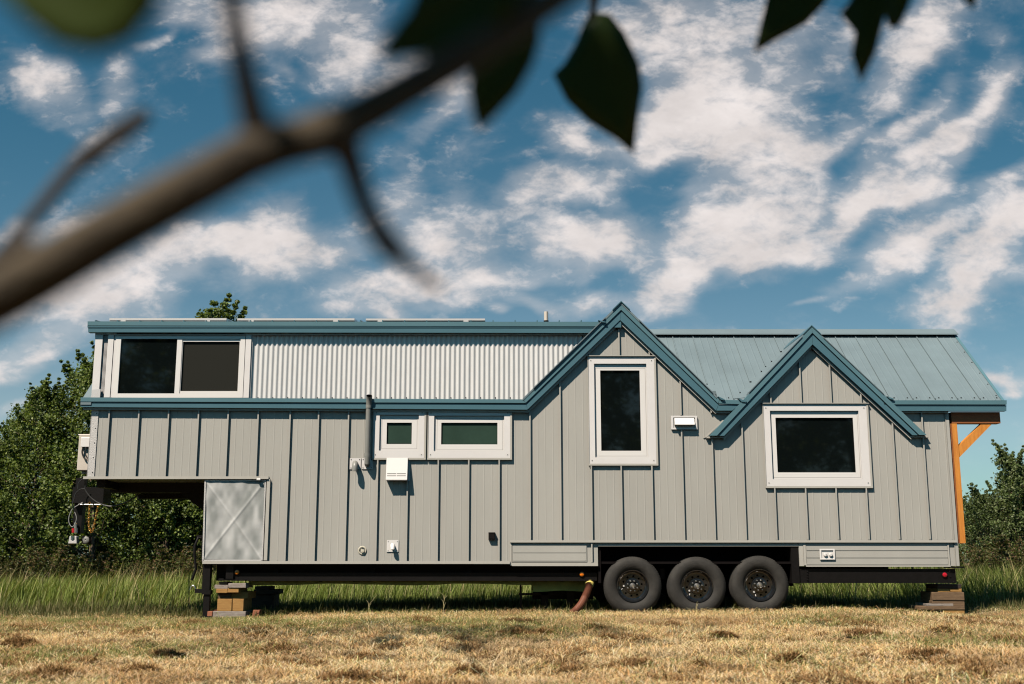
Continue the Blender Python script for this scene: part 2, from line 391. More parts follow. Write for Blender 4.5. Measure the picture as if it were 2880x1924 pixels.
# ------------------------------------------------------------------ THE HOUSE ON WHEELS
house=empty('tiny_house',(0,D,0),'long grey metal clad house on a triple axle gooseneck trailer with teal roof','tiny house')
def P(name,mb,mats,parent=None,**k): return mb.build(name,mats,parent or house,**k)
def xz(px,py,y=D): w=W(px,py,y); return (w.x,w.z)
WD=2.9                                     # body depth
XL=X(253,1250); XR=X(2690,1500)
O1=[(234,1120.5),(1470,1126),(1745,856.5),(2020,1128)]
G1=[(234,1133),(1479,1137),(1745,877),(2016,1138)]
I1=[(234,1147),(1483,1154.4),(1742.5,903.7),(2011,1157)]
wins={'sliding_window':None}
WN=[ # outer, opening, sash, glass   (px x0,x1,y0,y1)
 ('small_window',(1050.5,1194,1152.7,1288.7),(1067.7,1177.9,1167.5,1268),(1074.6,1172.7,1176,1262),(1087.6,1158,1188.9,1249),'frost'),
 ('long_window',(1204.7,1435,1153,1288.7),(1221,1418,1170,1269),(1229.5,1413.7,1178,1265),(1240.9,1399,1189,1250),'frost'),
 ('tall_window',(1655.7,1842,1006,1305),(1672,1820,1024,1287),(1677,1816.5,1036,1282.5),(1689.5,1801,1042,1268),'glass'),
 ('square_window',(2149.5,2441,1139,1368),(2168,2418,1156,1348),(2171,2414.8,1162,1343),(2184,2402.8,1175,1328.7),'glass')]
def rect(r,y=D):
    cy=(r[2]+r[3])/2
    return (X(r[0],cy,y),X(r[1],cy,y),Z(r[3],y),Z(r[2],y))
def rpoly(r): return [(r[0],r[2]),(r[1],r[2]),(r[1],r[3]),(r[0],r[3])]
# wall skin
xcut=X(573,1582)
outer=[xz(252,1343),(xcut,Z(1343)),(xcut,Z(1583)),(X(1435,1588),Z(1588)),(X(1435,1588),Z(1591)),(X(1682,1591),Z(1591)),(X(1682,1591),Z(1535)),
       (X(2247,1560),Z(1535)),(X(2247,1560),Z(1592)),(XR,Z(1592)),(XR,Z(1146)),xz(2488,1146),xz(2279,950),xz(2096,1143),xz(2016,1143),xz(1745,884),xz(1479,1142),(XL,Z(1138))]
outer[0]=(XL,Z(1343))
holes=[rpoly(rect(w[2])) for w in WN]
wall_mb=MB(); wall_mb.prism(outer,D,D+.03,holes=holes)
# the rest of the body shell
zt=Z(1128)-.02; zb=Z(1590); yb=D+WD
mb=MB()
mb.box(XL,xcut,yb-.03,yb,Z(1343),zt); mb.box(xcut,XR,yb-.03,yb,zb,zt); mb.box(xcut,xcut+.03,D+.031,yb-.031,zb,Z(1347)-.001); 
mb.box(XL+.002,XL+.03,D+.031,yb-.031,Z(1343),zt); 
sec=[(D+.031,zb),(yb-.031,zb),(yb-.031,zt),(D+WD/2,Z(934,D+WD/2)-.05),(D+.031,zt)]
vs=[(XR-.03,p[0],p[1]) for p in sec]+[(XR-.001,p[0],p[1]) for p in sec]
mb.add(vs,[(4,3,2,1,0),(5,6,7,8,9)]+[(i,(i+1)%5,5+(i+1)%5,5+i) for i in range(5)])
P('end_wall',mb,'siding')
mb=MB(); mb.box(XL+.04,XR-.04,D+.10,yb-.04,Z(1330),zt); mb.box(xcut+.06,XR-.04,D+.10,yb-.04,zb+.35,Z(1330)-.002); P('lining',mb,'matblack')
# ---------- seams and pencil ribs
def z_intervals(x,poly,rects):
    zs=[]
    n=len(poly)
    for i in range(n):
        (x0,z0),(x1,z1)=poly[i],poly[(i+1)%n]
        if (x0<=x<x1) or (x1<=x<x0): zs.append(z0+(z1-z0)*(x-x0)/(x1-x0))
    zs.sort(); iv=[[zs[i],zs[i+1]] for i in range(0,len(zs)-1,2)]
    for r in rects:
        if r[0]<x<r[1]:
            new=[]
            for a,b in iv:
                if r[3]<=a or r[2]>=b: new.append([a,b]); continue
                if a<r[2]: new.append([a,r[2]])
                if b>r[3]: new.append([r[3],b])
            iv=new
    return [i for i in iv if i[1]-i[0]>.02]
# polygon inside the trims: what seams may cover
ztop=Z(1153)
seampoly=[(XL+.1,Z(1341)),(X(752,1341),Z(1341)),(X(752,1341),Z(1577)),(X(1434,1580),Z(1583)),(X(1434,1580),Z(1521)),(XR-.05,Z(1517)),(XR-.05,Z(1161)),xz(2528,1161),
          xz(2280.5,976),xz(2035,1232),xz(1990,1236),(X(1990,1236),Z(1162)),(X(2012,1162),Z(1162)),xz(1742.5,908),xz(1483,1159),(XL+.1,Z(1153))]
skip=[rect((w[1][0]-4,w[1][1]+5,w[1][2]-4,w[1][3]+5)) for w in WN]+[rect((1885,1961,1169,1210))]
S1=[810,890.7,976,1061.8,1146.5,1232.5,1318.4,1404.3,1491.3,1577.2,1663.8,1748,1834.4,1920.9,2006.8,2092.7,2178,2264.5,2350,2435,2520,2605]
sx=[X(p,1154) for p in (310.4,393.6,477.1,561.1,644.3,728.6)]+[X(p,1380) for p in S1]
sm=MB(); pr=MB()
xs_all=[sx[0]-.405]+sx+[sx[-1]+.405]
def holes_off(x): return skip
for x in sx:
    for a,b in z_intervals(x,seampoly,skip):
        sm.box(x-.007,x+.007,D-.031,D+.001,a,b)
        sm.box(x-.011,x+.007,D-.034,D-.030,a,b)
for i in range(len(xs_all)-1):
    a0,b0=xs_all[i],xs_all[i+1]
    for k in (1,2,3):
        x=a0+(b0-a0)*k/4
        for a,b in z_intervals(x,seampoly,skip):
            for dx in (0,):
                vs=[]
                for z in (a,b): vs += [(x-.012,D+.001,z),(x-.004,D-.0015,z),(x+.004,D-.0015,z),(x+.012,D+.001,z)]
                pr.add(vs,[(0,1,5,4),(1,2,6,5),(2,3,7,6)])
wall_mb.add(sm.v,sm.f); wall_mb.add(pr.v,pr.f); P('siding',wall_mb,'siding')
# tails of seams under the dormer-2 eave at the right piece and the piece between the gables
# ---------- trims
def bandpoly(top,bot): return [xz(*p) for p in bot]+[xz(*p) for p in reversed(top)]
tr=Each('base_trim','sidetrim')
def strip(mb,x0,x1,y0,y1,pr_=.03,back=0.0,mi=0):
    cy=(y0+y1)/2; mb.box(X(x0,cy),X(x1,cy),D-pr_,D-back,Z(y1),Z(y0),mi)
strip(tr,237,757,1340.5,1347,.04); 
tr.prism([xz(237,1346.8),xz(757,1346.8),xz(757,1348),xz(237,1348)][::-1],D-.05,D-.001)
strip(tr,747.5,757,1348.3,1576,.032)
strip(tr,571,1434.5,1578,1586,.035)
strip(tr,1434.5,2688,1519.5,1526,.038)
strip(tr,1434.5,1439,1526.5,1590,.02)
strip(tr,1439.3,1681.5,1582.5,1592,.022)
strip(tr,1662.5,1666,1526.5,1582,.026)
strip(tr,1682,2247,1532,1536.5,.012,-.02)
strip(tr,2247.3,2259,1526.5,1592,.012); strip(tr,2259.5,2266,1526.5,1590,.018); strip(tr,2266.5,2672,1590,1594,.02)
strip(tr,2665,2669,1526.8,1589.5,.018)
# eave undertrim
et=Each('eave_trim','sidetrim')
def ribbon(mb,pts,w,y0,y1):
    """band hanging w px below a px polyline"""
    pass
for seg in ([(237,1147.4),(1483,1154.8)],):
    mbp=[xz(seg[0][0],seg[0][1]+6),xz(seg[1][0]+1.5,seg[1][1]+6.5),xz(*seg[1]),xz(*seg[0])]; et.prism(mbp,D-.045,D)
def slopetrim(a,b,off=9.0):
    et.prism([xz(a[0],a[1]+off),xz(b[0],b[1]+off),xz(*b),xz(*a)] if a[0]<b[0] else [xz(b[0],b[1]+off),xz(a[0],a[1]+off),xz(*a),xz(*b)],D-.045,D)
slopetrim((1483.4,1154.8),(1742.4,904.1)); slopetrim((1742.6,904.1),(2011,1157.4),8)
et.prism([xz(2012,1163.5),xz(2050,1163.5),xz(2056,1157.5),xz(2012,1157.5)],D-.045,D)
slopetrim((2033.8,1231),(2280.3,972.4)); slopetrim((2280.6,972.4),(2559.5,1229),8)
et.prism([xz(1984,1233.5),xz(2036,1233.5),xz(2033,1228.5),xz(1990,1228.5)],D-.05,D)
et.prism([xz(2559,1231.5),xz(2609,1231.5),xz(2599,1226.5),xz(2560,1226.5)],D-.05,D)
et.prism([xz(1978,1233),xz(1988,1229.5),xz(2056,1163.6),xz(2050,1163.6)],D-.012,D)   # soffit lip seen beside the tail
et.prism([xz(2527,1162.5),xz(2664,1162.5),xz(2664,1158.5),xz(2524,1158.5)],D-.045,D)
# ---------- corner trims
c=MB(); 
c.box(XL-.004,XL+.09,D-.012,D,Z(1341)+.004,Z(1154)); c.box(XL-.008,XL+.0,D-.012,D+.10,Z(1341)+.004,Z(1154))
for k in range(5):
    zz=Z(1330)+k*(Z(1165)-Z(1330))/4; c.box(XL+.06,XL+.07,D-.016,D-.011,zz,zz+.011,1)
P('corner_trim',c,['stucco','black'])
c=MB(); c.box(XR-.035,XR+.006,D-.014,D,Z(1592),Z(1164)); c.box(XR+.0,XR+.006,D,D+.06,Z(1592),Z(1164)); c.box(XR-.044,XR-.040,D-.018,D,Z(1592),Z(1164))
P('corner_trim',c,'siding')
# ---------- skirt doors
d=MB(); strip(d,1441,1649.5,1532,1580.5,.014)
for yy in (1553,1576): strip(d,1443,1647,yy-1.5,yy+1.5,.018,.013)
P('hatch_door',d,'siding')
d=MB(); strip(d,2267,2664.5,1529,1589.5,.012)
for yy in (1546.5,1567,1586.5): strip(d,2267.5,2664,yy-1.6,yy+1.6,.017,.011)
P('hatch_door',d,'siding')
# ---------- fascias
def mid(a,b,t): return tuple(a[k]+(b[k]-a[k])*t for k in range(2))
fa=Each('fascia','teal'); fb=Each('fascia','teal2')
yA,yB=D-.095,D-.08
def fp(mb,pts,y,back=D-.0): mb.prism([xz(*p) for p in pts],y,back)
# long eave + gable 1 (upper band, lower band split by a shadow groove)
gA=1.0
fp(fa,[(234,1132),(1478,1136),(1470,1126),(234,1120.5)],yA)
fp(fa,[(1478.5,1135.6),(1745,875.5),(1745,856.5),(1470.6,1125.6)],yA)
fp(fa,[(1745.3,875.5),(2016,1137),(2020,1127),(1745.3,856.5)],yA)
fp(fa,[(2017,1137.4),(2094,1140),(2103,1129),(2021,1127.2)],yA-.002)
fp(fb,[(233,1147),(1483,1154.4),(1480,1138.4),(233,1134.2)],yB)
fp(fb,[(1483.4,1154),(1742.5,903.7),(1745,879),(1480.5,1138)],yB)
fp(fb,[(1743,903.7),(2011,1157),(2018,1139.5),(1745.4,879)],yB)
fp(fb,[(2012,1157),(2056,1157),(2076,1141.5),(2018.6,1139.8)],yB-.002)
# gable 2 with its tails, standing just before the eave band
fp(fa,[(2012.5,1227.6),(2279,940.5),(2277,924),(1993,1227.6)],yA-.012)
fp(fa,[(2279.4,940.5),(2577.5,1225.6),(2598,1225.6),(2277.3,924)],yA-.012)
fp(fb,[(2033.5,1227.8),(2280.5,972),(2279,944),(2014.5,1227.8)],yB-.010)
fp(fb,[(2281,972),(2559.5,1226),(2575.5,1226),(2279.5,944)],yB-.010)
# right eave
fp(fa,[(2502,1140),(2823,1140.3),(2823,1128.6),(2489,1128.6)],yA)
fp(fb,[(2523,1158),(2823.5,1158),(2823.5,1142.2),(2504,1142.2)],yB)
# backing behind the grooves
bk=Each('subfascia','teal2')
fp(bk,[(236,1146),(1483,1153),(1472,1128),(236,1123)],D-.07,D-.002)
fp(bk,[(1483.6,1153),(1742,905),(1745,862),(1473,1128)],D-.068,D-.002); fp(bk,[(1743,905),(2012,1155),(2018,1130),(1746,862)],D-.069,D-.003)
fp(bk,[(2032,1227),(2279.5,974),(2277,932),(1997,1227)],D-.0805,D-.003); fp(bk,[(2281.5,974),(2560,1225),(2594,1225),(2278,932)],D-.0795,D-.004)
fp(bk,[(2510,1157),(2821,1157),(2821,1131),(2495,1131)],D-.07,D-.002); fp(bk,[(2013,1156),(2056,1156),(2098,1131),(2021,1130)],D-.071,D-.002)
# ---------- main gable roof
yr=D+WD/2; zr=Z(936,yr); ye=D-.09; ze=Z(1128,ye)
rxL=X(234,1128)-.0; rxR=X(2823,1128,D-.09)
sl=(zr-ze)/(yr-ye)
def zroof(y): return ze+(y-ye)*sl if y<yr else zr-(y-yr)*sl
rf=MB(); th=.05; xul0=X(264,1120)
xg=[rxL,xul0,X(1470,1126),X(2018,1128),X(2098,1128),X(2480,1128),rxR]
for ii in range(6):
    xa,xb=xg[ii],xg[ii+1]; yy0=ye if ii in (0,3,5) else D+.12; zz0=ze+(yy0-ye)*sl
    sec=[(yy0,zz0),(yr,zr),(yb+.1,zroof(yb+.1)),(yb+.1,zroof(yb+.1)-th),(yr,zr-th*1.3),(yy0,zz0-th)]
    vs=[(xa,p[0],p[1]) for p in sec]+[(xb,p[0],p[1]) for p in sec]
    rf.add(vs,[(5,4,1,0),(4,3,2,1),(6,7,10,11),(7,8,9,10),(0,1,7,6),(1,2,8,7),(2,3,9,8),(3,4,10,9),(4,5,11,10),(5,0,6,11)])
def onroof(px,py):
    d=ray(px,py); t=(ze-CAMH+ (0-ye)*sl)/(d.z-d.y*sl) if True else 0
    return Vector((0,0,CAMH))+d*t
vA=onroof(2066,1122); vB=onroof(2211,978)
rs=MB(); x0=X(2569.8,1127,ye)
xsR=[x0+k*.3045 for k in range(-13,4)]
nrm=Vector((0,-sl,1)).normalized()
def slope_bar(mb,x,w,hh,ya,yb_,taper=0):
    a=Vector((x,ya,zroof(ya))); b=Vector((x,yb_,zroof(yb_)))
    vs=[]
    for p in (a,b):
        vs += [p+Vector((-w,0,0))-nrm*.002,p+Vector((-w*(1-taper),0,0))+nrm*hh,p+Vector((w*(1-taper),0,0))+nrm*hh,p+Vector((w,0,0))-nrm*.002]
    mb.add(vs,[(0,1,5,4),(1,2,6,5),(2,3,7,6),(3,2,1,0),(4,5,6,7)])
def inside_gable(x): return (xg[2]-.02<x<xg[3]+.02) or (xg[4]-.02<x<xg[5]+.02)
for x in xsR:
    ya=D+.25 if inside_gable(x) else ye+.03
    if vA.x<x<vB.x: ya=vA.y+(vB.y-vA.y)*(x-vA.x)/(vB.x-vA.x)+.02
    slope_bar(rs,x,.006,.017,ya,yr-.03)
    for q in (1,2):
        xx=x+.3045*q/3; ya2=D+.25 if inside_gable(xx) else ye+.02
        if vA.x<xx<vB.x: ya2=vA.y+(vB.y-vA.y)*(xx-vA.x)/(vB.x-vA.x)
        if xx<rxR-.02: slope_bar(rs,xx,.014,.003,ya2,yr-.04,.6)
rf.add(rs.v,rs.f)
for x in xsR:
    for dx in (.06,.24):
        xx=x+dx
        if xx<rxR-.03 and not inside_gable(xx) and not (vA.x<xx<vB.x): rf.box(xx-.007,xx+.007,ye+.05,ye+.064,zroof(ye+.057),zroof(ye+.057)+.012,1)
for k in range(6):
    yy=ye+.1+k*.24; rf.box(rxR-.06,rxR-.046,yy,yy+.014,zroof(yy),zroof(yy)+.012,1)
for k in range(5):
    p=vA.lerp(vB,(k+.5)/5); rf.box(p.x-.007,p.x+.007,p.y-.007,p.y+.007,p.z,p.z+.02,1)
P('roof',rf,['roof','black'])
# valley flashing against gable 2
fl=MB(); q=[onroof(2066,1122),onroof(2211,978),onroof(2262,948),onroof(2108,1118)]
q=[p+nrm*.006 for p in q]; fl.add(q+[p-nrm*.01 for p in q],[(3,2,1,0),(0,1,5,4),(1,2,6,5),(2,3,7,6),(3,0,4,7)])
q=[onroof(1985,1080),onroof(2040,1124),onroof(2012,1124),onroof(1960,1075)]
P('valley_flashing',fl,'roof')
# ridge cap
rc=MB(); 
xa=X(1800,936,yr); 
for sgn in (1,-1):
    sec=[(yr,zr+.055),(yr-sgn*.15,zr+.055-.15*sl*.82),(yr-sgn*.15,zr+.04-.15*sl*.82),(yr,zr+.035)]
    vs=[(xa,p[0],p[1]) for p in sec]+[(rxR+.01,p[0],p[1]) for p in sec]
    rc.add(vs,[(0,1,2,3),(7,6,5,4)]+[(i,(i+1)%4,4+(i+1)%4,4+i) for i in range(4)])
P('ridge_cap',rc,'roof')
rk=MB()   # rake edge metal
rk.add([(rxR,ye,ze-.03),(rxR+.012,ye,ze-.03),(rxR+.012,ye,ze+.012),(rxR-.03,ye,ze+.012),(rxR,yr,zr-.03),(rxR+.012,yr,zr-.03),(rxR+.012,yr,zr+.012),(rxR-.03,yr,zr+.012)],
       [(0,1,2,3),(1,5,6,2),(2,6,7,3),(7,6,5,4)])
P('rake_trim',rk,'teal')
# ---------- gable dormer roofs
def dormer(peak,lft,rgt,depth,lift=.012):
    mb=MB(); a=Vector((*xz(*lft),0)); p=Vector((*xz(*peak),0)); b=Vector((*xz(*rgt),0))
    y0=D-.10; th=.02
    pts=[(a.x,a.y+lift),(p.x,p.y+lift),(b.x,b.y+lift),(b.x,b.y+lift-.03),(p.x,p.y+lift-.035),(a.x,a.y+lift-.03)]
    n=6; vs=[(q[0],y0,q[1]) for q in pts]+[(q[0],depth,q[1]) for q in pts]
    mb.add(vs,[(0,5,4,1),(1,4,3,2),(6,7,10,11),(7,8,9,10)]+[(i,(i+1)%n,n+(i+1)%n,n+i) for i in range(n)])
    return mb
mb=dormer((1745,855.5),(1470,1126),(2012,1120),D+WD/2+.1); P('dormer_roof',mb,'roof')
mb=dormer((2277,923),(2100,1112),(2484,1118),D+WD/2-.15); P('dormer_roof',mb,'roof')
cap=Each('dormer_ridge_cap','teal2')   # ridge caps of the two dormers, and small drip edges
for (px,py) in ((1745,856.5),(2277,924)):
    x,z=xz(px,py); 
    for sg in (-1,1):
        pts=[(x,z+.028),(x+sg*.12,z+.028-.118),(x+sg*.12,z+.012-.118),(x,z+.012)]
        if sg>0: pts=pts[::-1]
        cap.prism(pts,D-.115,D+1.2)
dr=Each('drip_edge','roof')
def drip(a,b,o=.016):
    (xa,za),(xb,zb_)=xz(*a),xz(*b)
    pts=[(xa,za),(xb,zb_),(xb,zb_+o),(xa,za+o)]; dr.prism(pts,D-.118,D-.0)
drip((1500,1096.5),(1700,900)); drip((1795,906),(2000,1108)); drip((2102,1108.5),(2250,953)); drip((2310,955),(2478,1113))
dk=Each('bent_flashing','teal2')  # bent flashing ends in the valleys
for (px,py,w,h) in ((2025,1123,18,9),(2083,1128,24,10),(2497,1122,20,8),(1692,908,22,6)):
    dk.prism([xz(px-w/2,py-h/2),xz(px+w/2,py+h*.4),xz(px+w*.4,py+h*.7),xz(px-w*.1,py+h*.5)][::-1],D-.12,D-.02)
# ---------- upper storey: shed dormer
T=MB(); T2=MB()
fp(T,[(252,918.6),(1688,921),(1702,909),(252,907)],D-.075,D+.02); fp(T2,[(252.5,937),(1667,939),(1686,923),(252.5,920.8)],D-.062,D+.02)
fp(T2,[(254,936),(1670,937),(1695,911),(254,909)],D-.05,D+.015)
P('shed_fascia',T,'teal'); P('shed_fascia',T2,'teal2')
zsf=Z(908); sr=MB(); xs0=X(252,907); xs1=X(1745,880)
vs=[(xs0,D-.07,zsf),(xs1,D-.07,zsf),(xs1,yr,zr+.02),(xs0,yr,zr+.02)]
sr.add(vs+[(v[0],v[1],v[2]-.08) for v in vs],[(0,1,2,3),(7,6,5,4),(0,4,5,1),(1,5,6,2),(2,6,7,3),(3,7,4,0)])
for k in range(26):
    x=xs0+.1+k*.3045
    if x<xs1-.3: sr.add([(x-.008,D-.06,zsf+.0),(x+.008,D-.06,zsf+.0),(x+.008,yr,zr+.02),(x-.008,yr,zr+.02),(x-.006,D-.06,zsf+.026),(x+.006,D-.06,zsf+.026),(x+.006,yr,zr+.045),(x-.006,yr,zr+.045)],
                       [(4,5,6,7),(0,1,5,4),(1,2,6,5),(3,0,4,7)])
P('shed_roof',sr,'teal2')
# left end of the upper storey (clad end wall)
ue=MB(); xul=X(264,1030)
ue.add([(xul,D+.03,Z(1124)),(xul,yr,zroof(yr)-.1),(xul,yr,zr),(xul,D+.03,zsf-.03),(xul+.03,D+.03,Z(1124)),(xul+.03,yr,zroof(yr)-.1),(xul+.03,yr,zr),(xul+.03,D+.03,zsf-.03)],
       [(0,3,2,1),(4,5,6,7),(0,4,7,3)])
P('upper_end_wall',ue,'galv')
# backing wall
ub=MB(); ub.prism([xz(264,1124),xz(1475,1124),xz(1690,912),xz(264,912)],D+.05,D+.07,holes=[]); P('upper_wall',ub,'galv')
# corrugated sheet
cg=[]; pitch=.0677; xa=X(707,1030); xb=X(1702,912)
xs=np.arange(xa,xb,pitch/10); ph=(xs-xa)/pitch*2*np.pi
yc=D+.028-.0085*np.cos(ph)
(xd0,zd0),(xd1,zd1)=xz(1470,1130),xz(1745,862)
zt_=Z(940)
zbot=np.maximum(Z(1126), zd0+(xs-xd0)*(zd1-zd0)/(xd1-xd0)); zbot=np.minimum(zbot,zt_-.001)
n=len(xs); mb=MB()
rows=6
for r in range(rows+1):
    zz=zbot+(zt_-zbot)*r/rows; mb.v += [(float(a),float(b),float(c_)) for a,b,c_ in zip(xs,yc,zz)]
for r in range(rows):
    for i in range(n-1): mb.f.append((r*n+i,r*n+i+1,(r+1)*n+i+1,(r+1)*n+i)); mb.mi.append(0)
for k in range(1,60,3):                      # screws along the foot
    x=xa+k*pitch*1.0+pitch*.5
    i=min(n-1,int((x-xa)/(pitch/10)))
    if zbot[i]>zt_-.15: break
    mb.box(x-.006,x+.006,yc[i]-.008,yc[i]+.002,zbot[i]+.035,zbot[i]+.047,1)
P('corrugated_cladding',mb,['galv','black'],smooth=True)
ut=MB()
def ust(x0,x1,y0,y1,pr_,back=-.05,mi=0): ut.box(X(x0,(y0+y1)/2),X(x1,(y0+y1)/2),D-pr_,D-back,Z(y1),Z(y0),mi)
fp(ut,[(687,943.5),(1663,943.5),(1669,938.5),(687,938.5)],D-.012,D+.05)
P('drip_trim',ut,'white')
ut=Each('upper_corner_trim','white')
ust(263.5,284,942.5,1120,.01); ust(300,315.5,939,1118,.012); ust(317,327,943,1118,.004); ust(688.5,704,943.7,1119,.012); ust(704.5,707.5,943.7,1119,-.006)
ust(270,329,936.5,941.8,.02)
for k in range(5): ust(285.5+k*2.8,286.8+k*2.8,943,1118,-.015)
ut=MB(); fp(ut,[(257,1121.5),(283,1121.5),(285,1095),(262,1097)],D-.03,D+.0); P('folded_flashing',ut,'alu')
# ---------- windows
def window(name,o,op,sa,gl,gm,j=True):
    ro,rop,rs_,rg=rect(o),rect(op),rect(sa),rect(gl)
    t=MB(); t.ring(ro,rop,D-.030,D-.0)
    for cx_ in (ro[0]+.035,ro[1]-.035):
        for cz_ in (ro[2]+.045,ro[3]-.045): t.box(cx_-.006,cx_+.006,D-.034,D-.029,cz_-.006,cz_+.006,1)
    w=P(name,t,['white','pipe'])
    if j:
        e=.024; jt=MB(); jt.ring((ro[0]-e*.35,ro[1]+e,ro[2]-e,ro[3]+e*.5),(ro[0]+.001,ro[1]-.001,ro[2]+.001,ro[3]-.001),D-.036,D-.001); jt.build('window_trim',M['sidetrim'],w)
    f=MB(); f.ring((rop[0]-.002,rop[1]+.002,rop[2]-.002,rop[3]+.002),(rs_[0]-.003,rs_[1]+.003,rs_[2]-.003,rs_[3]+.003),D-.004,D+.06); f.build('window_frame',M['vinyl'],w)
    s=MB(); s.ring(rs_,rg,D-.002,D+.05); s.build('sash',M['vinyl'],w)
    bead=MB(); e=.006; bead.ring((rg[0]+.0005,rg[1]-.0005,rg[2]+.0005,rg[3]-.0005),(rg[0]+e,rg[1]-e,rg[2]+e,rg[3]-e),D+.004,D+.04); bead.build('glazing_bead',M['black'],w)
    g=MB(); g.box(rg[0]+.001,rg[1]-.001,D+.02,D+.03,rg[2]+.001,rg[3]-.001); g.build('window_pane',M[gm],w)
    return w
for w in WN: window(*w)
# drip caps above gable windows
dc=Each('window_flashing','sidetrim')
for w in WN[2:]:
    r=rect(w[1]); dc.box(r[0]-.02,r[1]+.035,D-.05,D-.001,r[3]+.013,r[3]+.022)
# sliding window of the upper storey
fr=rect((322,687,943,1119)); g1=rect((336.5,495,953.5,1107)); g2=rect((511,671,961,1100))
t=MB(); t.ring(fr,(g1[0],fr[1]-(g1[0]-fr[0])*.9,g1[2],g1[3]),D-.012,D+.05)
sw=P('sliding_window',t,'vinyl')
t=MB(); t.box(g1[1],X(509,1030),D-.008,D+.05,g1[2],g1[3]); t.ring((X(509,1030)+.001,fr[1]-(g1[0]-fr[0])*.9-.001,g1[2]+.001,g1[3]-.001),g2,D-.0,D+.05); t.build('sash',M['vinyl'],sw)
t=MB(); t.box(g1[0]+.001,g1[1]-.001,D+.012,D+.03,g1[2]+.001,g1[3]-.001); t.build('window_pane',M['glass'],sw)
t=MB(); t.box(g2[0]+.001,g2[1]-.001,D+.022,D+.035,g2[2]+.001,g2[3]-.001); t.build('insect_screen',M['screen'],sw)
t=MB(); t.box(fr[0]-.01,fr[1]+.01,D-.035,D-.013,fr[3]-.002,fr[3]+.006); t.build('window_flashing',M['sidetrim'],sw)
# ---------- wall fittings
def cyl(mb,p0,p1,r,n=16,mi=0): mb.tube([p0,p1],r,n,mi)
m=MB(); r=rect((1017.7,1048.7,1288.7,1319.7)); m.box(r[0],r[1],D-.012,D,r[2],r[3])
for sx_ in (r[0]+.018,r[1]-.018):
    for sz_ in (r[2]+.018,r[3]-.018): m.box(sx_-.005,sx_+.005,D-.016,D-.011,sz_-.005,sz_+.005,1)
fp_=P('vent_pipe',m,['white','black'])
m=MB(); pc=lambda px,py,yo: W(px,py,D-yo)
yo=.085
path=[pc(1032.5,1304,.0),pc(1032.5,1306,.05),pc(1032.6,1303,yo),pc(1032.8,1290,yo+.006),pc(1034,1240,yo),pc(1036.5,1160,yo),pc(1037.5,1140,yo)]
m.tube(path,.036,16); m.tube([pc(1032.8,1285,yo),pc(1033,1275,yo)],.042,16); m.tube([pc(1037.3,1148,yo),pc(1037.5,1140,yo)],.042,16)
m.build('pipe',M['pipe'],fp_,smooth=True)
m=MB(); a=pc(1037.5,1141,yo); b=a+Vector((.003,-.012,.085)); b2=b+Vector((.004,-.03,.045))
m.tube([a,b,b2],[.040,.040,.041],16,cap=False); m.tube([a+Vector((0,0,.01)),b-Vector((0,0,.005)),b2],[.036,.036,.037],16,1,cap=False)
m.build('pipe_mouth',[M['pipe'],M['matblack']],fp_,smooth=True)
m=MB(); r=rect((984,1015,1289,1320)); m.box(r[0],r[1],D-.012,D,r[2],r[3])
for sx_ in (r[0]+.018,r[1]-.018):
    for sz_ in (r[2]+.018,r[3]-.018): m.box(sx_-.005,sx_+.005,D-.016,D-.011,sz_-.005,sz_+.005,1)
ev=P('elbow_vent',m,['white','black'])
m=MB(); m.tube([pc(999,1304,0),pc(999,1303,.05),pc(998.5,1306,.085),pc(998,1314,.10),pc(997.5,1325,.10)],.037,16); m.build('pipe',M['pipe'],ev,smooth=True)
# white hood
m=MB(); r=rect((1088,1147.5,1288.5,1352)); xl,xr_,z0_,z1_=r
sec=[(D,z1_),(D-.055,z1_),(D-.115,z0_+.012),(D-.115,z0_),(D,z0_+.0)]
vs=[(xl,p[0],p[1]) for p in sec]+[(xr_,p[0],p[1]) for p in sec]
m.add(vs,[(0,1,2,3,4),(9,8,7,6,5)]+[(i,5+i,5+(i+1)%5,(i+1)%5) for i in range(5)])
m.box(xr_,xr_+.028,D-.006,D,z0_-.005,z1_-.01)
hd=P('vent_hood',m,'vinyl')
m=MB()
for k in (0,1):
    zz=Z(1333.5+k*6); yy=D-.055-(z1_-zz)/(z1_-z0_)*.06-.001
    for (a_,b_) in ((1091,1116),(1118,1143)): m.box(X(a_,1336),X(b_,1336),yy-.004,yy+.001,zz-.005,zz+.003)
m.build('louvre_slot',M['pipe'],hd)
# range vent on gable
m=MB(); m.ring(rect((1887,1960,1170,1208.5)),rect((1893,1954,1175,1204)),D-.03,D); m.box(*rect((1892.5,1954.5,1174.5,1204.5))[:2],D-.016,D,*rect((1892.5,1954.5,1174.5,1204.5))[2:])
rv=P('range_vent',m,['white'])
m=MB(); r=rect((1896,1951,1177,1197)); sec=[(D-.016,r[3]),(D-.035,r[3]),(D-.085,r[2]+.012),(D-.085,r[2]),(D-.016,r[2])]
vs=[(r[0],p[0],p[1]) for p in sec]+[(r[1],p[0],p[1]) for p in sec]
m.add(vs,[(0,1,2,3,4),(9,8,7,6,5)]+[(i,5+i,5+(i+1)%5,(i+1)%5) for i in range(5)]); m.build('flap',M['vinyl'],rv)
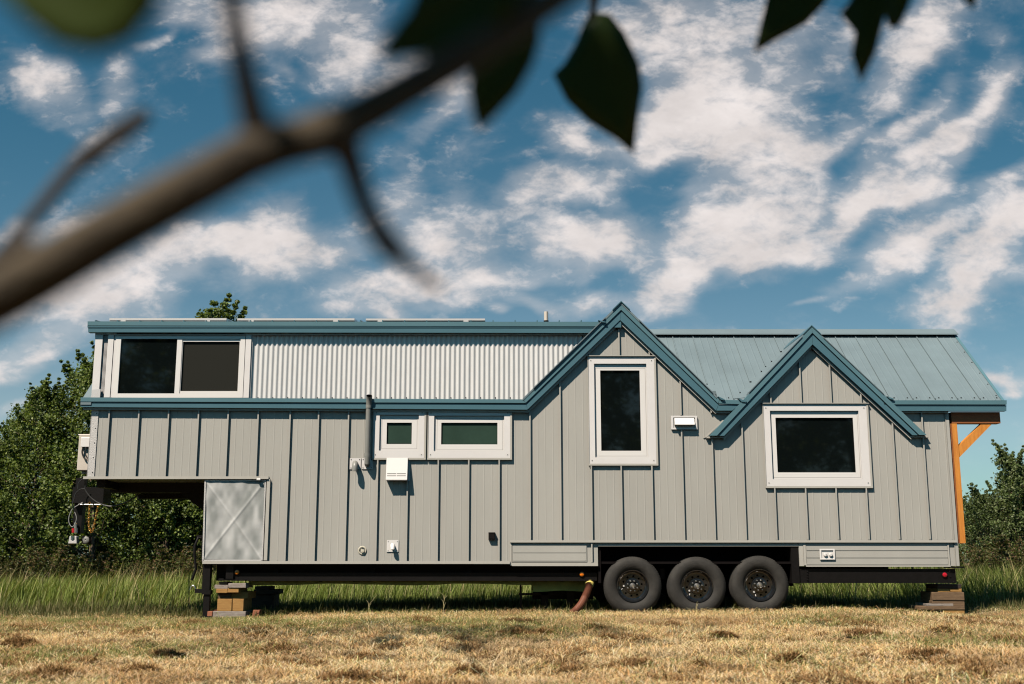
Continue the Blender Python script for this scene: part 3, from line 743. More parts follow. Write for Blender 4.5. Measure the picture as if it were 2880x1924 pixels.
# water inlet
m=MB(); c_=pc(1019,1548,0); m.lathe((c_.x,D,c_.z),[(.058,0),(.058,-.008),(.052,-.014),(.040,-.014),(.038,-.006)],28)
wi=P('water_inlet',m,'cream',smooth=True)
m=MB(); m.lathe((c_.x,D,c_.z),[(.038,-.004),(.0,-.004)],24,mi=0); m.build('inlet_dish',M['pipe'],wi)
m=MB(); m.lathe((c_.x+.006,D,c_.z-.008),[(.022,-.004),(.022,-.028),(.0,-.030)],20); m.tube([(c_.x-.02,D-.018,c_.z+.02),(c_.x+.006,D-.02,c_.z-.006)],.008,8); m.build('inlet_plug',M['cream'],wi,smooth=True)
m=MB(); r=rect((1088,1121,1519,1552)); m.box(r[0],r[1],D-.012,D,r[2],r[3])
for sx_ in (r[0]+.018,r[1]-.018):
    for sz_ in (r[2]+.018,r[3]-.018): m.box(sx_-.004,sx_+.004,D-.016,D-.011,sz_-.004,sz_+.004,1)
sp=P('socket_plate',m,['vinyl','pipe'])
m=MB(); m.tube([pc(1104,1534,0),pc(1104,1534,.035),pc(1104.3,1538,.055),pc(1104.5,1546,.06)],[.028,.03,.03,.029],16); m.build('spout',M['vinyl'],sp,smooth=True)
m=MB(); r=rect((1374,1392.5,1497.5,1518.5)); m.box(r[0],r[1],D-.045,D,r[2],r[3]); m.box(r[0]+.012,r[1]-.012,D-.05,D-.044,r[2]+.015,r[3]-.02); m.box(r[0],r[1],D-.052,D-.044,r[3]-.015,r[3]); P('outlet_box',m,'black')
m=MB(); r=rect((2304.5,2347,1544,1574.5)); m.ring(r,(r[0]+.022,r[1]-.022,r[2]+.02,r[3]-.02),D-.03,D-.012); m.box(r[0]+.02,r[1]-.02,D-.018,D-.011,r[2]+.018,r[3]-.018)
sh=P('shower_box',m,'vinyl',bevel=.006)
m=MB()
for k in (0,1):
    cx=r[0]+.072+.072*k; cz=(r[2]+r[3])/2-.005; m.lathe((cx,D-.018,cz),[(.024,0),(.024,-.018),(.012,-.022),(.0,-.022)],14); m.box(cx-.008,cx+.008,D-.048,D-.03,cz-.018,cz+.018)
m.build('tap_knob',M['vinyl'],sh)
# ---------- solar panels
for k,(a_,b_) in enumerate(((308,637),(667.5,997),(1029,1364))):
    xa_,xb_=X(a_,900,D+.0),X(b_,900,D+.0)
    m=MB(); L_=1.0; tz=(zr-zsf)/(yr-D)
    def sp_(x,y,z): return (x,D-.0+y,z+y*tz)
    zb_=zsf+.022; zt2=Z(895.5+k*.5)
    q=[sp_(xa_,0,zb_),sp_(xb_,0,zb_),sp_(xb_,L_,zb_),sp_(xa_,L_,zb_),sp_(xa_,0,zt2),sp_(xb_,0,zt2),sp_(xb_,L_,zt2),sp_(xa_,L_,zt2)]
    m.add(q,[(3,2,1,0),(4,5,6,7),(0,1,5,4),(1,2,6,5),(2,3,7,6),(3,0,4,7)])
    m.add([sp_(xa_,-.006,zb_+(zt2-zb_)*.32),sp_(xb_,-.006,zb_+(zt2-zb_)*.32),sp_(xb_,-.006,zt2+.002),sp_(xa_,-.006,zt2+.002),
           sp_(xa_,.0,zb_+(zt2-zb_)*.32),sp_(xb_,.0,zb_+(zt2-zb_)*.32),sp_(xb_,.0,zt2+.002),sp_(xa_,.0,zt2+.002)],[(0,1,2,3),(3,2,6,7),(4,5,1,0),(0,3,7,4),(1,5,6,2)])
    sp2=P('solar_panel',m,'alu')
    m=MB(); m.add([sp_(xa_+.02,.02,zt2+.002),sp_(xb_-.02,.02,zt2+.002),sp_(xb_-.02,L_-.02,zt2+.002),sp_(xa_+.02,L_-.02,zt2+.002)],[(0,1,2,3)]); m.build('solar_cell',M['pv'],sp2)
    m=MB()
    for t_ in (.10,.82):
        xm=xa_+(xb_-xa_)*t_; m.box(xm,xm+.07,D-.02,D+.02,zsf+.002,zb_+.012)
    m.build('mounting_foot',M['alu'],sp2)
m=MB(); p=W(1536,908,D+.35); m.tube([(p.x,p.y,zsf+.0),(p.x,p.y,W(1536,877,D+.35).z)],.030,14); rp=P('roof_pipe',m,'acbox',smooth=True)
m=MB(); m.tube([(p.x,p.y,zsf+.0),(p.x,p.y,W(1536,902,D+.35).z)],.036,14); m.build('pipe_boot',M['black'],rp,smooth=True)
# ---------- porch timbers, right end
m=Each('porch_beam','cedar_shade'); r_=(X(2670,1175),X(2813,1175)); m.box(r_[0]+.03,r_[1],D+.0,D+.14,Z(1190.5),Z(1159)); m.box(r_[0]+.03,r_[1],yb-.14,yb,Z(1190.5),Z(1159))
m=MB(); m.box(XR+.045,XR+.115,D+.0,D+.12,Z(1528),Z(1190.8)-.002); P('porch_post',m,'cedar')
m=MB(); m.box(XR+.007,XR+.044,D+.01,D+.11,Z(1528),Z(1190.8)-.002); P('porch_post',m,'cedar_shade')
m=MB(); m.prism([xz(2692.5,1293),xz(2792,1191.2),xz(2762,1191.2),xz(2691,1260)],D+.01,D+.10); P('porch_brace',m,'cedar')
# ---------- frame and running gear
m=Each('chassis_beam','black'); zc=lambda a:Z(a)
xl_=X(660,1620); m.box(X(592,1620),X(1682,1620),D+.30,D+.36,zc(1634),zc(1586)); m.box(X(640,1620),X(1680,1620),D+.06,D+.14,zc(1634),zc(1611))
m.box(X(640,1620),X(1680,1620),D+.05,D+.15,zc(1634),zc(1634)+.008)
m.box(X(2247,1620),X(2690,1620),D+.02,D+.12,zc(1640),zc(1600)); m.box(X(2247,1620),X(2690,1620),D+.01,D+.13,zc(1640),zc(1640)+.008)
m.box(X(2225,1560),X(2246,1560),D+.0,D+.5,zc(1641),zc(1536)); m.box(X(2670,1595),X(2710,1595),D-.02,D+.2,zc(1597.5),zc(1594))
for xx in range(7): 
    x=X(760,1620)+xx*1.3; m.box(x,x+.06,D+.2,yb-.2,zc(1630),zc(1600))
m.box(X(592,1620),X(2690,1620),yb-.14,yb-.04,zc(1638),zc(1595))
m=MB(); m.box(X(1683,1560),X(2246,1560),D+.36,D+.40,zc(1650),zc(1535)); m.box(X(1683,1560),X(2246,1560),D+.02,yb-.05,zc(1534),zc(1534)+.03)
m.box(X(1683,1560),X(1690,1560),D+.02,D+.38,zc(1640),zc(1536)); m.box(xcut+.05,XR-.05,D+.032,yb-.04,zc(1586),zc(1586)+.03)
P('wheel_well',m,'matblack')
m=MB()
def sag(x0p,x1p,top,base,amp,y0,y1,seed):
    n=40; xs=np.linspace(X(x0p,1640),X(x1p,1640),n); pts=[(float(x),Z(top)) for x in xs]
    low=[(float(x),Z(base)-amp*float(abs(math.sin(x*1.7+seed)))-.012*float(vnoise(x*5,0,seed))) for x in xs]
    m.prism(low+pts[::-1],y0,y1)
sag(690,1500,1634,1640,.025,D+.2,D+2.4,1.); sag(1500,1652,1634,1662,.02,D+.25,D+1.1,2.)
P('underbelly_insulation',m,'yellow')
m=Each('tank_bracket','black'); m.box(X(1462,1660),X(1468,1660),D+.3,D+.34,zc(1712),zc(1636)); m.box(X(1500,1660),X(1680,1660),D+.7,D+.76,zc(1690),zc(1640)); m.box(X(1460,1672),X(1560,1672),D+.5,D+.55,zc(1677),zc(1671))
m.box(X(1525,1672),X(1545,1672),D+.5,D+.55,zc(1716),zc(1671)); m.box(X(1600,1672),X(1620,1672),D+.5,D+.55,zc(1716),zc(1665))
# lights
def lamp(px,py,matn,nm,yf=.06):
    c_=W(px,py); m=MB(); m.lathe((c_.x,D+yf,c_.z),[(.040,0),(.040,-.010),(.031,-.012)],20); l=P(nm,m,'black',smooth=True)
    m=MB(); m.lathe((c_.x,D+yf,c_.z),[(.031,-.010),(.028,-.020),(.015,-.026),(.0,-.027)],20); m.build('lens',M[matn],l,smooth=True)
lamp(664,1609.5,'orange','marker_light'); lamp(1637,1615,'orange','marker_light'); lamp(2658,1617,'red','marker_light',.02)
m=Each('rivet','black')
for k in range(4):
    c_=W(2272,1608+k*7.5); m.lathe((c_.x,D+.02,c_.z),[(.012,0),(.009,-.012),(.0,-.014)],10)
for (a,b) in ((2672,1607),(2674,1622),(2684,1637)):
    c_=W(a,b); m.lathe((c_.x,D+.02,c_.z),[(.011,0),(.008,-.010),(.0,-.012)],10)
m=MB(); m.box(X(634,1605),X(655,1605),D+.03,D+.06,zc(1628),zc(1592)); m.box(X(634,1590),X(655,1590),D+.028,D+.06,zc(1592),zc(1589.5)); m.box(X(612,1631),X(690,1631),D+.0,D+.2,zc(1633.5),zc(1630.5)); m.box(X(614,1631),X(628,1631),D+.01,D+.05,zc(1630.5),zc(1627)); P('jack_plate',m,'black')
# landing leg
m=MB(); m.box(X(569,1630),X(590,1630),D+.0,D+.10,zc(1668),zc(1586)); m.box(X(571,1690),X(588,1690),D+.012,D+.088,zc(1735),zc(1668)); m.box(X(567,1668),X(592,1668),D-.005,D+.105,zc(1672),zc(1660)); m.box(X(546,1665),X(568,1665),D+.02,D+.08,zc(1668),zc(1657)); m.box(X(565,1735),X(595,1735),D-.03,D+.13,zc(1737),zc(1733))
lg=P('landing_leg',m,'black')
m=MB(); m.tube([W(550,1657,D+.05),W(548,1650,D+.05),W(543,1647,D+.05),W(538,1650,D+.05),W(535,1659,D+.05)],.009,8); m.build('hook',M['chrome'],lg,smooth=True)
m=MB(); m.tube([W(568,1514,D+.02),W(558,1512,D+.0),W(548,1535,D-.02),W(547,1560,D-.02),W(551,1600,D-.02),W(544,1620,D-.02),W(539,1632,D-.02)],.018,10); m.build('crank_handle',M['black'],lg,smooth=True)
m=MB(); m.tube([W(575,1506,D+.02),W(569,1512,D+.02),W(569,1580,D+.02)],.012,8); m.box(X(553,1508),X(572,1508),D+.0,D+.05,zc(1513),zc(1505)); m.build('crank_bracket',M['black'],lg)
# storage flap
dust=[]; N=90; fm=MB(); c00=W(573,1573,D-.018); c10=W(737,1575.5,D-.018); c01=W(579,1352.5,D-.018); c11=W(747,1351,D-.018); vs=[]
for j in range(N+1):
    for i in range(N+1):
        u=i/N; v=j/N; p=(c00*(1-u)+c10*u)*(1-v)+(c01*(1-u)+c11*u)*v
        d1=abs(u-v*1.0); d2=abs(u-(1-v)); h=.006*math.exp(-(d1/.03)**2)+.006*math.exp(-(d2/.03)**2)
        h+= .010*(float(vnoise(u*5,v*5,3))-.5)+.006*(float(vnoise(u*13,v*9,4))-.5)
        mm=float(vnoise(u*7,v*4,8))*.6+float(vnoise(u*15,v*11,12))*.4
        dust.append(min(1,.32*math.exp(-(d1/.022)**2)+.28*math.exp(-(d2/.022)**2)*(.4+1.2*abs(u-.5)*2)+.12+max(0,mm-.25)*1.5*(1-.4*abs(v-.5))))
        vs.append((p.x,p.y-h,p.z))
fs=[(j*(N+1)+i,j*(N+1)+i+1,(j+1)*(N+1)+i+1,(j+1)*(N+1)+i) for j in range(N) for i in range(N)]
fm.add(vs,fs); flp=P('storage_cover',fm,'fabric',smooth=True)
ca=flp.data.color_attributes.new('Col','FLOAT_COLOR','POINT')
for q,dd in enumerate(dust): ca.data[q].color=(dd,dd,dd,1)
m=MB(); m.prism([xz(570,1579),xz(575,1573),xz(581,1352),xz(577,1352)],D-.03,D+.02); m.box(X(573,1575),X(739,1575),D-.026,D-.005,Z(1578),Z(1574)); m.box(X(579,1350),X(747,1350),D-.024,D-.005,Z(1353),Z(1350)); m.prism([xz(736.5,1577),xz(740,1577),xz(749.5,1350),xz(746,1350)],D-.026,D-.005); m.build('cover_rail',M['stucco'],flp)
m=MB(); c_=W(731,1349.5); m.box(c_.x-.03,c_.x+.022,D-.07,D-.04,c_.z-.012,c_.z+.014); P('latch',m,'vinyl',bevel=.005)
# gooseneck underside
m=MB(); zu=Z(1347); m.box(XL-.0,xcut,D+.0,yb-.0,zu,zu+.02); P('neck_soffit',m,'soffit')
m=MB(); m.box(XL+.1,X(560,1370),yb-.20,yb-.02,zu-.10,zu-.001); 
P('neck_soffit_rail',m,'soffit')
m=MB()
hn=.20
m.box(XL+.05,xcut+.05,D+.75,D+.87,zu-.14,zu-.001); m.box(XL+.05,xcut+.05,yb-.95,yb-.83,zu-.16,zu-.001)
m.box(XL+.05,XL+.17,D+.2,yb-.2,zu-.10,zu-.002)
# tapering corner gusset and neck uprights
m.prism([xz(470,1353,D+1.),xz(585,1440,D+1.),xz(600,1440,D+1.),xz(600,1353,D+1.)],D+.8,D+.84)
for yy in (D+.75,yb-.95): m.box(xcut-.02,xcut+.1,yy,yy+.12,Z(1590),zu)
# coupler head and column
cx0=X(213,1420,D+1.3); yk=D+1.3
m.box(X(213,1420,yk),X(300,1420,yk),yk-.16,yk+.16,Z(1416,yk),Z(1372,yk)); m.box(X(213,1420,yk),X(237,1420,yk),yk-.06,yk+.06,Z(1500,yk),Z(1345,yk))
m.box(X(233,1520,yk),X(262,1520,yk),yk-.05,yk+.05,Z(1530,yk),Z(1508,yk))
P('neck_frame',m,'black')
m=MB(); m.tube([W(213,1470,yk-.1),W(213,1500,yk-.1)],.022,10); m.tube([W(212,1486,yk-.1),W(212,1498,yk-.1)],.036,12); cpl=P('coupler',m,['chrome'],smooth=True)
m=MB(); 
pts=[xz(196,1529,yk-.1),xz(220,1529,yk-.1),xz(219,1509,yk-.1),xz(214,1507,yk-.1),xz(214,1519,yk-.1),xz(208.5,1523,yk-.1),xz(204,1519,yk-.1),xz(204.5,1507,yk-.1),xz(200,1509,yk-.1)]
m.prism(pts,yk-.16,yk-.06); m.build('coupler_jaw',M['alu'],cpl,bevel=.004)
m=MB(); m.tube([W(208,1486,yk-.11),W(208,1498,yk-.11)],.03,12); m.build('red_cap',M['red'],cpl)
m=MB(); cw=W(243,1519,yk-.06); m.lathe((cw.x,cw.y,cw.z),[(.05,0),(.05,-.03),(.03,-.04),(.012,-.04),(.0,-.03)],18); m.build('winch_drum',M['pipe'],cpl,smooth=True)
# hitch rod and chain
m=MB(); m.tube([W(222,1419,yk-.2),W(290,1419.5,yk-.2)],.009,8); P('hitch_rod',m,'chrome',smooth=True)
ch=MB(); Y_=yk-.2
cpts=[(252,1416),(250,1440),(249.5,1465),(250,1485),(255,1497),(262,1490),(266,1470),(271,1445),(276,1420)]
cp=[W(a,b,Y_) for a,b in cpts]; L=[0]
for i in range(1,len(cp)): L.append(L[-1]+(cp[i]-cp[i-1]).length)
step=.031; k=0; s_=0
while s_<L[-1]:
    i=max(j for j in range(len(L)) if L[j]<=s_); i=min(i,len(cp)-2); t=(s_-L[i])/(L[i+1]-L[i]); p=cp[i].lerp(cp[i+1],t); T_=(cp[i+1]-cp[i]).normalized()
    N_=Vector((0,1,0)) if k%2 else T_.cross(Vector((0,1,0))).normalized()
    lk=[p+T_*(.022*math.cos(a))+N_*(.013*math.sin(a)) for a in [2*math.pi*j/10 for j in range(11)]]
    ch.tube(lk,.0048,6,cap=False); s_+=step; k+=1
P('safety_chain',ch,'brass',smooth=True)
# cables
def bez(p,n=24):
    out=[]
    for i in range(n*(len(p)-1)+1):
        t=i/n; k=min(int(t),len(p)-2); t-=k
        p0=p[max(k-1,0)];p1=p[k];p2=p[k+1];p3=p[min(k+2,len(p)-1)]
        out.append(.5*((2*p1)+(-p0+p2)*t+(2*p0-5*p1+4*p2-p3)*t*t+(-p0+3*p1-3*p2+p3)*t**3))
    return out
m=MB(); m.tube(bez([W(a,b,yk-.3) for a,b in ((240,1366),(241,1380),(256,1400),(280,1416),(310,1424),(340,1418),(365,1408),(390,1390),(420,1369)) ]),.010,8); P('cable',m,'cable',smooth=True)
m=MB(); m.tube(bez([W(a,b,yk-.28) for a,b in ((232,1348),(221,1358),(219,1375))]),.006,6); m.tube(bez([W(a,b,yk-.3) for a,b in ((241,1375),(225,1377),(213,1388),(209,1400),(205,1415),(202,1428))]),.007,6); P('cable',m,'cable',smooth=True)
m=MB(); m.tube(bez([W(a,b,yk-.28) for a,b in ((233,1413),(218,1422),(203,1433),(194,1455),(195,1472),(203,1482),(212,1472),(215,1455),(210,1440))]),.006,6); P('brake_cable',m,'cablew',smooth=True)
# AC box on the front end
m=MB(); zA,zB=Z(1323,D+.12),Z(1221,D+.12); m.box(X(219,1272,D+.12),XL-.01,D+.12,D+.85,zA,zB); m.box(X(216,1272,D+.12),XL-.01,D+.118,D+.852,zB-.02,zB); m.box(X(222,1330,D+.12),XL-.01,D+.2,D+.8,zA-.04,zA-.001)
ab=P('electrical_box',m,'acbox',bevel=.008)
m=MB(); m.box(X(231,1240,D+.12),XL-.012,D+.07,D+.119,Z(1258,D+.1),Z(1231,D+.1)); m.build('terminal_cover',M['vinyl'],ab,bevel=.006)
m=MB(); m.tube(bez([W(a,b,D+.09) for a,b in ((234,1257),(231,1272),(236,1287),(246,1295))],10),.011,8); m.tube(bez([W(a,b,D+.08) for a,b in ((242,1257),(240,1275),(246,1290))],10),.008,8); m.build('cable',M['cable'],ab,smooth=True)
# ---------- wheels
def make_wheel(px,py,r,ax):
    c_=W(px,py,D+.12); w=bpy.data.objects.new('wheel',None); COL.objects.link(w); w.parent=house; w.location=(c_.x,c_.y-D,c_.z); w.matrix_parent_inverse=Matrix()
    return w
def wheel_parts(w):
    R=.384
    t=MB(); prof=[(.205,.02),(.212,-.085),(.235,-.108),(.285,-.122),(.330,-.118),(.358,-.104),(.372,-.088),(R-.004,-.078)]
    for k in range(5): 
        h=-.078+.0345*k; prof += [(R,h),(R,h+.022),(R-.010,h+.025),(R-.010,h+.032)]
    prof += [(R-.004,.095),(.355,.115),(.30,.125),(.22,.10),(.205,.02)]
    t.lathe((0,0,0),prof,72)
    for k in range(72):                     # shoulder lugs
        a=2*math.pi*k/72; R_=Matrix.Rotation(a,3,'Y')
        vs=[R_@Vector(v) for v in ((R+.001,-.080,-.007),(R+.001,-.080,.007),(R-.020,-.099,.006),(R-.020,-.099,-.006),(R-.003,-.074,-.007),(R-.003,-.074,.007),(R-.024,-.094,.006),(R-.024,-.094,-.006))]
        t.add(vs,[(0,1,2,3),(0,4,5,1),(1,5,6,2),(3,2,6,7),(0,3,7,4)])
    def ch(mb,name,mats,**k):
        o=mb.build(name,mats,None,**k); o.parent=w; return o
    ch(t,'tyre','rubber',smooth=True)
    m=MB(); m.lathe((0,0,0),[(.213,-.092),(.209,-.099),(.200,-.098),(.192,-.080),(.185,-.062),(.178,-.040),(.170,-.036),(.162,-.034)],48)
    holes=[]; nh=10
    ring=[(.162*math.cos(2*math.pi*k/48),.162*math.sin(2*math.pi*k/48)) for k in range(48)]
    for k in range(nh):
        a=2*math.pi*(k+.3)/nh; cx,cz=.128*math.cos(a),.128*math.sin(a)
        holes.append([(cx+.0135*math.cos(2*math.pi*j/12),cz+.0135*math.sin(2*math.pi*j/12)) for j in range(12)])
    m.prism(ring,-.034,-.028,holes=holes)
    m.lathe((0,0,0),[(.105,-.034),(.098,-.048),(.082,-.052),(.0,-.052)],40)
    ch(m,'rim','rim',smooth=True)
    m=MB(); m.lathe((0,0,0),[(.2,.0),(.0,.0)],24); ch(m,'dark_backing','matblack')  # flat black disc standing in for the darkness behind the rim holes
    m=MB(); m.lathe((0,0,0),[(.038,-.05),(.037,-.092),(.031,-.098),(.022,-.118),(.018,-.122),(.0,-.122)],24)
    for k in range(8):
        a=2*math.pi*(k+.5)/8; m.lathe((.068*math.cos(a),0,.068*math.sin(a)),[(.011,-.052),(.011,-.072),(.006,-.080),(.0,-.082)],8)
    ch(m,'hub','chrome',smooth=True)
    m=MB(); m.tube([(-.13,-.034,-.035),(-.148,-.075,-.045)],.006,6); m.box(-.125,-.105,-.0445,-.0355,-.01,.012); ch(m,'valve','alu')
w1=make_wheel(1777.5,1648,0,0); wheel_parts(w1)
wheels=[w1]
for (px,py,rz) in ((1957.7,1648.5,.55),(2133.3,1645.5,.9)):
    w=w1.copy(); COL.objects.link(w); c_=W(px,py,D+.12); w.location=(c_.x,c_.y-D,c_.z); w.rotation_euler=(0,-rz,0); wheels.append(w)
    for chd in list(w1.children):
        d_=chd.copy(); COL.objects.link(d_); d_.parent=w
for w in list(wheels):
    f=w.copy(); COL.objects.link(f); f.location=(w.location.x,WD-.16,w.location.z); f.rotation_euler=(0,0,math.pi)
    for chd in list(w1.children):
        d_=chd.copy(); COL.objects.link(d_); d_.parent=f
for w in wheels:
    m=MB(); m.tube([(w.location.x,D+.2,w.location.z),(w.location.x,yb-.2,w.location.z)],.06,10); m.box(w.location.x-.3,w.location.x+.3,D+.42,D+.48,w.location.z+.06,w.location.z+.10); P('axle',m,'matblack')
# ---------- drain hose
hb=empty('drain_hose',tuple(W(1655,1640,D+.1)),'ribbed brown drain hose hanging from the tank outlet to the grass beside the first wheel','hose')
pts=bez([W(1657,1643,D+.06),W(1655,1655,D+.02),W(1647,1675,D-.03),W(1636,1697,D-.09),W(1618,1718,D-.12),W(1606,1728,D-.14)],30)
m=MB(); m.tube(pts,[.047+.004*math.sin(i*2.1) for i in range(len(pts))],14); m.build('hose',M['hose'],hb,smooth=True,angle=1.2)
m=MB(); m.tube([W(1660,1640,D+.1),W(1656,1648,D+.055)],.058,16); m.tube([W(1662,1636,D+.12),W(1659,1642,D+.08)],.05,16); m.build('coupling',M['yellow'],hb,smooth=True)
# ------------------------------------------------------------------ timber cribbing
def block(zx,rect_,matn,label,y0=.06,L=.45,rot=0.,group='timber blocks propping the trailer',name='timber_block',cat='timber block',sk=0):
    k,ox,oy=zx; x0,y0p,x1,y1p=rect_
    a=W(ox+x0/k,oy+y1p/k,D+y0); b=W(ox+x1/k,oy+y0p/k,D+y0)
    m=MB(); w=b.x-a.x; h=b.z-a.z; c_=Vector(((a.x+b.x)/2,D+y0,a.z))
    random.seed(int(x0*7+y0p*3)); n=7; vs=[]
    # rough sawn: cross-section wobbles along the length
    for i in range(n+1):
        yy=L*i/n
        for (sx_,sz_) in ((-.5,0),(.5,0),(.5,1),(-.5,1)):
            vs.append((sx_*w+random.uniform(-.003,.003)+(sk*h*(sz_)),yy,sz_*h+random.uniform(-.002,.002)))
    fs=[(0,1,2,3),tuple(4*n+q for q in (3,2,1,0))]
    for i in range(n):
        for q in range(4): fs.append((4*i+q,4*i+4+q,4*i+4+(q+1)%4,4*i+(q+1)%4))
    m.add(vs,[f for f in fs]); o=m.build(name,'wood_'+matn,None,bevel=.004)
    o.location=c_; o.rotation_euler=(0,0,rot); return tag(o,label,cat,group)
K1=(7.823,540,1600)
block(K1,(580,285,765,352),'brown','small dark brown block at the very top of the left stack',.03,.3)
block(K1,(492,352,792,440),'grey','weathered white plank end second from top, left side of left stack',.03,.4)
block(K1,(798,318,1195,420),'grey','whitish plank with a slanting lit face below the beam on left stack',.0,.4,sk=-.1)
block(K1,(530,441,776,532),'fresh','orange block with a notched edge in the middle of left stack',.015,.5)
block(K1,(780,430,1030,520),'fresh','orange end grain block right of the notched one in left stack',.01,.5)
block(K1,(560,534,862,660),'brown','wide shaded brown block resting on two big end grain blocks, left one',.12,.5)
block(K1,(866,510,1222,658),'fresh','shaded timber with sunlit grey right end on left stack',.11,.5)
block(K1,(550,662,880,932),'fresh','large square end grain block, left of the pair in left stack',.03,.5)
block(K1,(886,660,1135,930),'fresh','large square end grain block, right of the pair in left stack',.035,.5)
block(K1,(330,932,450,1075),'clay','reddish block end at the bottom left corner of left stack',.01,.5)
block(K1,(452,934,1180,1075),'grey','long whitish weathered timber at the bottom of left stack',.02,.4)
block(K1,(1318,905,1470,1060),'clay','clay coloured brick leaning beside the left timber stack',.15,.2,sk=.15,name='clay_brick',cat='brick',group=None)
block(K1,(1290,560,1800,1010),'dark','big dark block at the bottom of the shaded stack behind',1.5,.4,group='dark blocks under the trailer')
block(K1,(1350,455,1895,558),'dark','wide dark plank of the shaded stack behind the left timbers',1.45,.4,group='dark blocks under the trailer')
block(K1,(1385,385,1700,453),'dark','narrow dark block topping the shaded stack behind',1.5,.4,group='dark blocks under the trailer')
K2=(3.26,2160,1300)
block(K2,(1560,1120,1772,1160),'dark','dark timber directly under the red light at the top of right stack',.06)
block(K2,(1560,1161,1668,1190),'fresh','orange packing piece left of the gap in right stack',.07)
block(K2,(1674,1161,1776,1190),'fresh','orange packing piece right of the gap in right stack',.06)
block(K2,(1510,1191,1798,1266),'brown','thick weathered timber in the middle of the right stack',.04)
block(K2,(1505,1267,1800,1297),'brown','thin weathered board under the thick timber of right stack',.05)
block(K2,(1457,1298,1597,1319),'grey','short grey offcut sticking out left in right stack',.03)
block(K2,(1600,1298,1700,1319),'grey','short grey offcut in the middle of the row of three in right stack',.04)
block(K2,(1703,1298,1803,1319),'brown','short brown offcut at the right of the row of three',.03)
block(K2,(1390,1320,1803,1352),'brown','longest weathered plank near the bottom of right stack',.02)
block(K2,(1605,1353,1803,1395),'fresh','orange timber at the very bottom of right stack',.03)
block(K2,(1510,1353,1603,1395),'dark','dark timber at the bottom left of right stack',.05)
block((3.667,1640,1380),(885,1228,960,1275),'brown','small wooden chock in the grass by the middle wheel',-.08,.15,.3,name='wheel_chock',cat='chock',group=None)
# ------------------------------------------------------------------ trees
def tree_meshes(seed,H,Rc,nclump,per,leafsz,low=.1,cols=None,pw=.62):
    R=np.random.default_rng(seed); mb=MB(); random.seed(seed)
    pts=[Vector((0,0,-.1))]; 
    for k in range(1,9): pts.append(Vector((R.normal(0,.05)*k*.4,R.normal(0,.05)*k*.4,H*.93*k/8)))
    mb.tube(pts,[.09*H/7*(1-.85*k/8)+.008 for k in range(9)],8)
    ends=[]
    nb=int(nclump*.55)
    for i in range(nb):
        t=low+(1-low)*((i+R.random())/nb); z=H*.93*t; k=min(int(t*8),7); base=pts[k].lerp(pts[k+1],t*8-k)
        prof=(1-t)**pw*(.55+.45*min(1,t/.25))*1.25; r=Rc*prof*(.55+.6*R.random())+.12
        a=R.random()*6.283; up=r*(.35+.5*R.random())
        e=base+Vector((math.cos(a)*r,math.sin(a)*r,up)); m_=base.lerp(e,.5)+Vector((0,0,-.06*r))
        if i%2==0: mb.tube([base,m_,e],[.016,.010,.004],5,cap=False)
        ends.append((e,.30*Rc/1.4)); ends.append((base.lerp(e,.62)+Vector((0,0,R.normal(0,.08))),.30*Rc/1.4))
    ends.append((Vector((pts[-1].x,pts[-1].y,H*.95)),.22)); ends.append((Vector((pts[-1].x+.1,pts[-1].y,H*.985)),.10))
    pts_=[e[0] for e in ends]
    for q in R.choice(len(pts_),min(60,len(pts_)),replace=False):
        e=pts_[q]; o_=Vector((e.x,e.y,0)); o_=o_.normalized() if o_.length>.01 else o_
        for k in range(1,5): ends.append((e+o_*(.07*k)+Vector((R.normal(0,.03),R.normal(0,.03),.13*k+.05)),.13-.02*k))
    ctr=np.array([list(e[0]) for e in ends]); rr=np.array([e[1] for e in ends]); nC=len(ends)
    rr=rr*(.6+.8*R.random(nC))
    cnt=int(per*.72); n=nC*cnt
    c0=np.repeat(ctr,cnt,0); rad=np.repeat(rr,cnt)
    d=R.normal(size=(n,3)); d/=np.linalg.norm(d,axis=1)[:,None]; q=R.random(n)**.5
    pos=c0+d*(rad*q)[:,None]*np.array([1,1,.75])
    pos[:,2]=np.maximum(pos[:,2],.12)
    nrm_=R.normal(size=(n,3))*.8+d*.5+np.array([0,0,.35]); nrm_/=np.linalg.norm(nrm_,axis=1)[:,None]
    a=np.cross(nrm_,R.normal(size=(n,3))); a/=np.linalg.norm(a,axis=1)[:,None]; b=np.cross(nrm_,a)
    sz=leafsz*(.65+.6*R.random(n)); L=(sz)[:,None]; w_=(sz*.36)[:,None]
    v0=pos-a*L*.5; v1=pos+b*w_-a*L*.08; v2=pos+a*L*.55; v3=pos-b*w_-a*L*.08
    verts=np.stack([v0,v1,v2,v3],1).reshape(-1,3); faces=np.arange(n*4)
    cc=np.array(cols)[R.integers(0,len(cols),n)]*(.7+.6*R.random((n,1)))
    clumpv=np.repeat(.8+.4*R.random(nC),cnt)[:,None]; cc=cc*clumpv
    return mb,(verts,faces,np.full(n,4),np.repeat(cc,4,0))
poplar=[(.105,.15,.028),(.145,.19,.04),(.065,.10,.02),(.24,.29,.085)]
darkg=[(.10,.14,.04),(.13,.17,.06),(.07,.10,.03),(.19,.22,.10)]
protos={}
def proto_tree(key,seed,H,Rc,nclump,per,leafsz,low,cols,name,pw=.62):
    mb,lf=tree_meshes(seed,H,Rc,nclump,per,leafsz,low,cols,pw)
    r=bpy.data.objects.new(name,None); COL.objects.link(r)
    t=mb.build('trunk','bark',None,smooth=True); t.parent=r
    c_=npmesh('crown',*lf[:3],['leaf'],lf[3]); c_.parent=r
    protos[key]=[r,H,False]
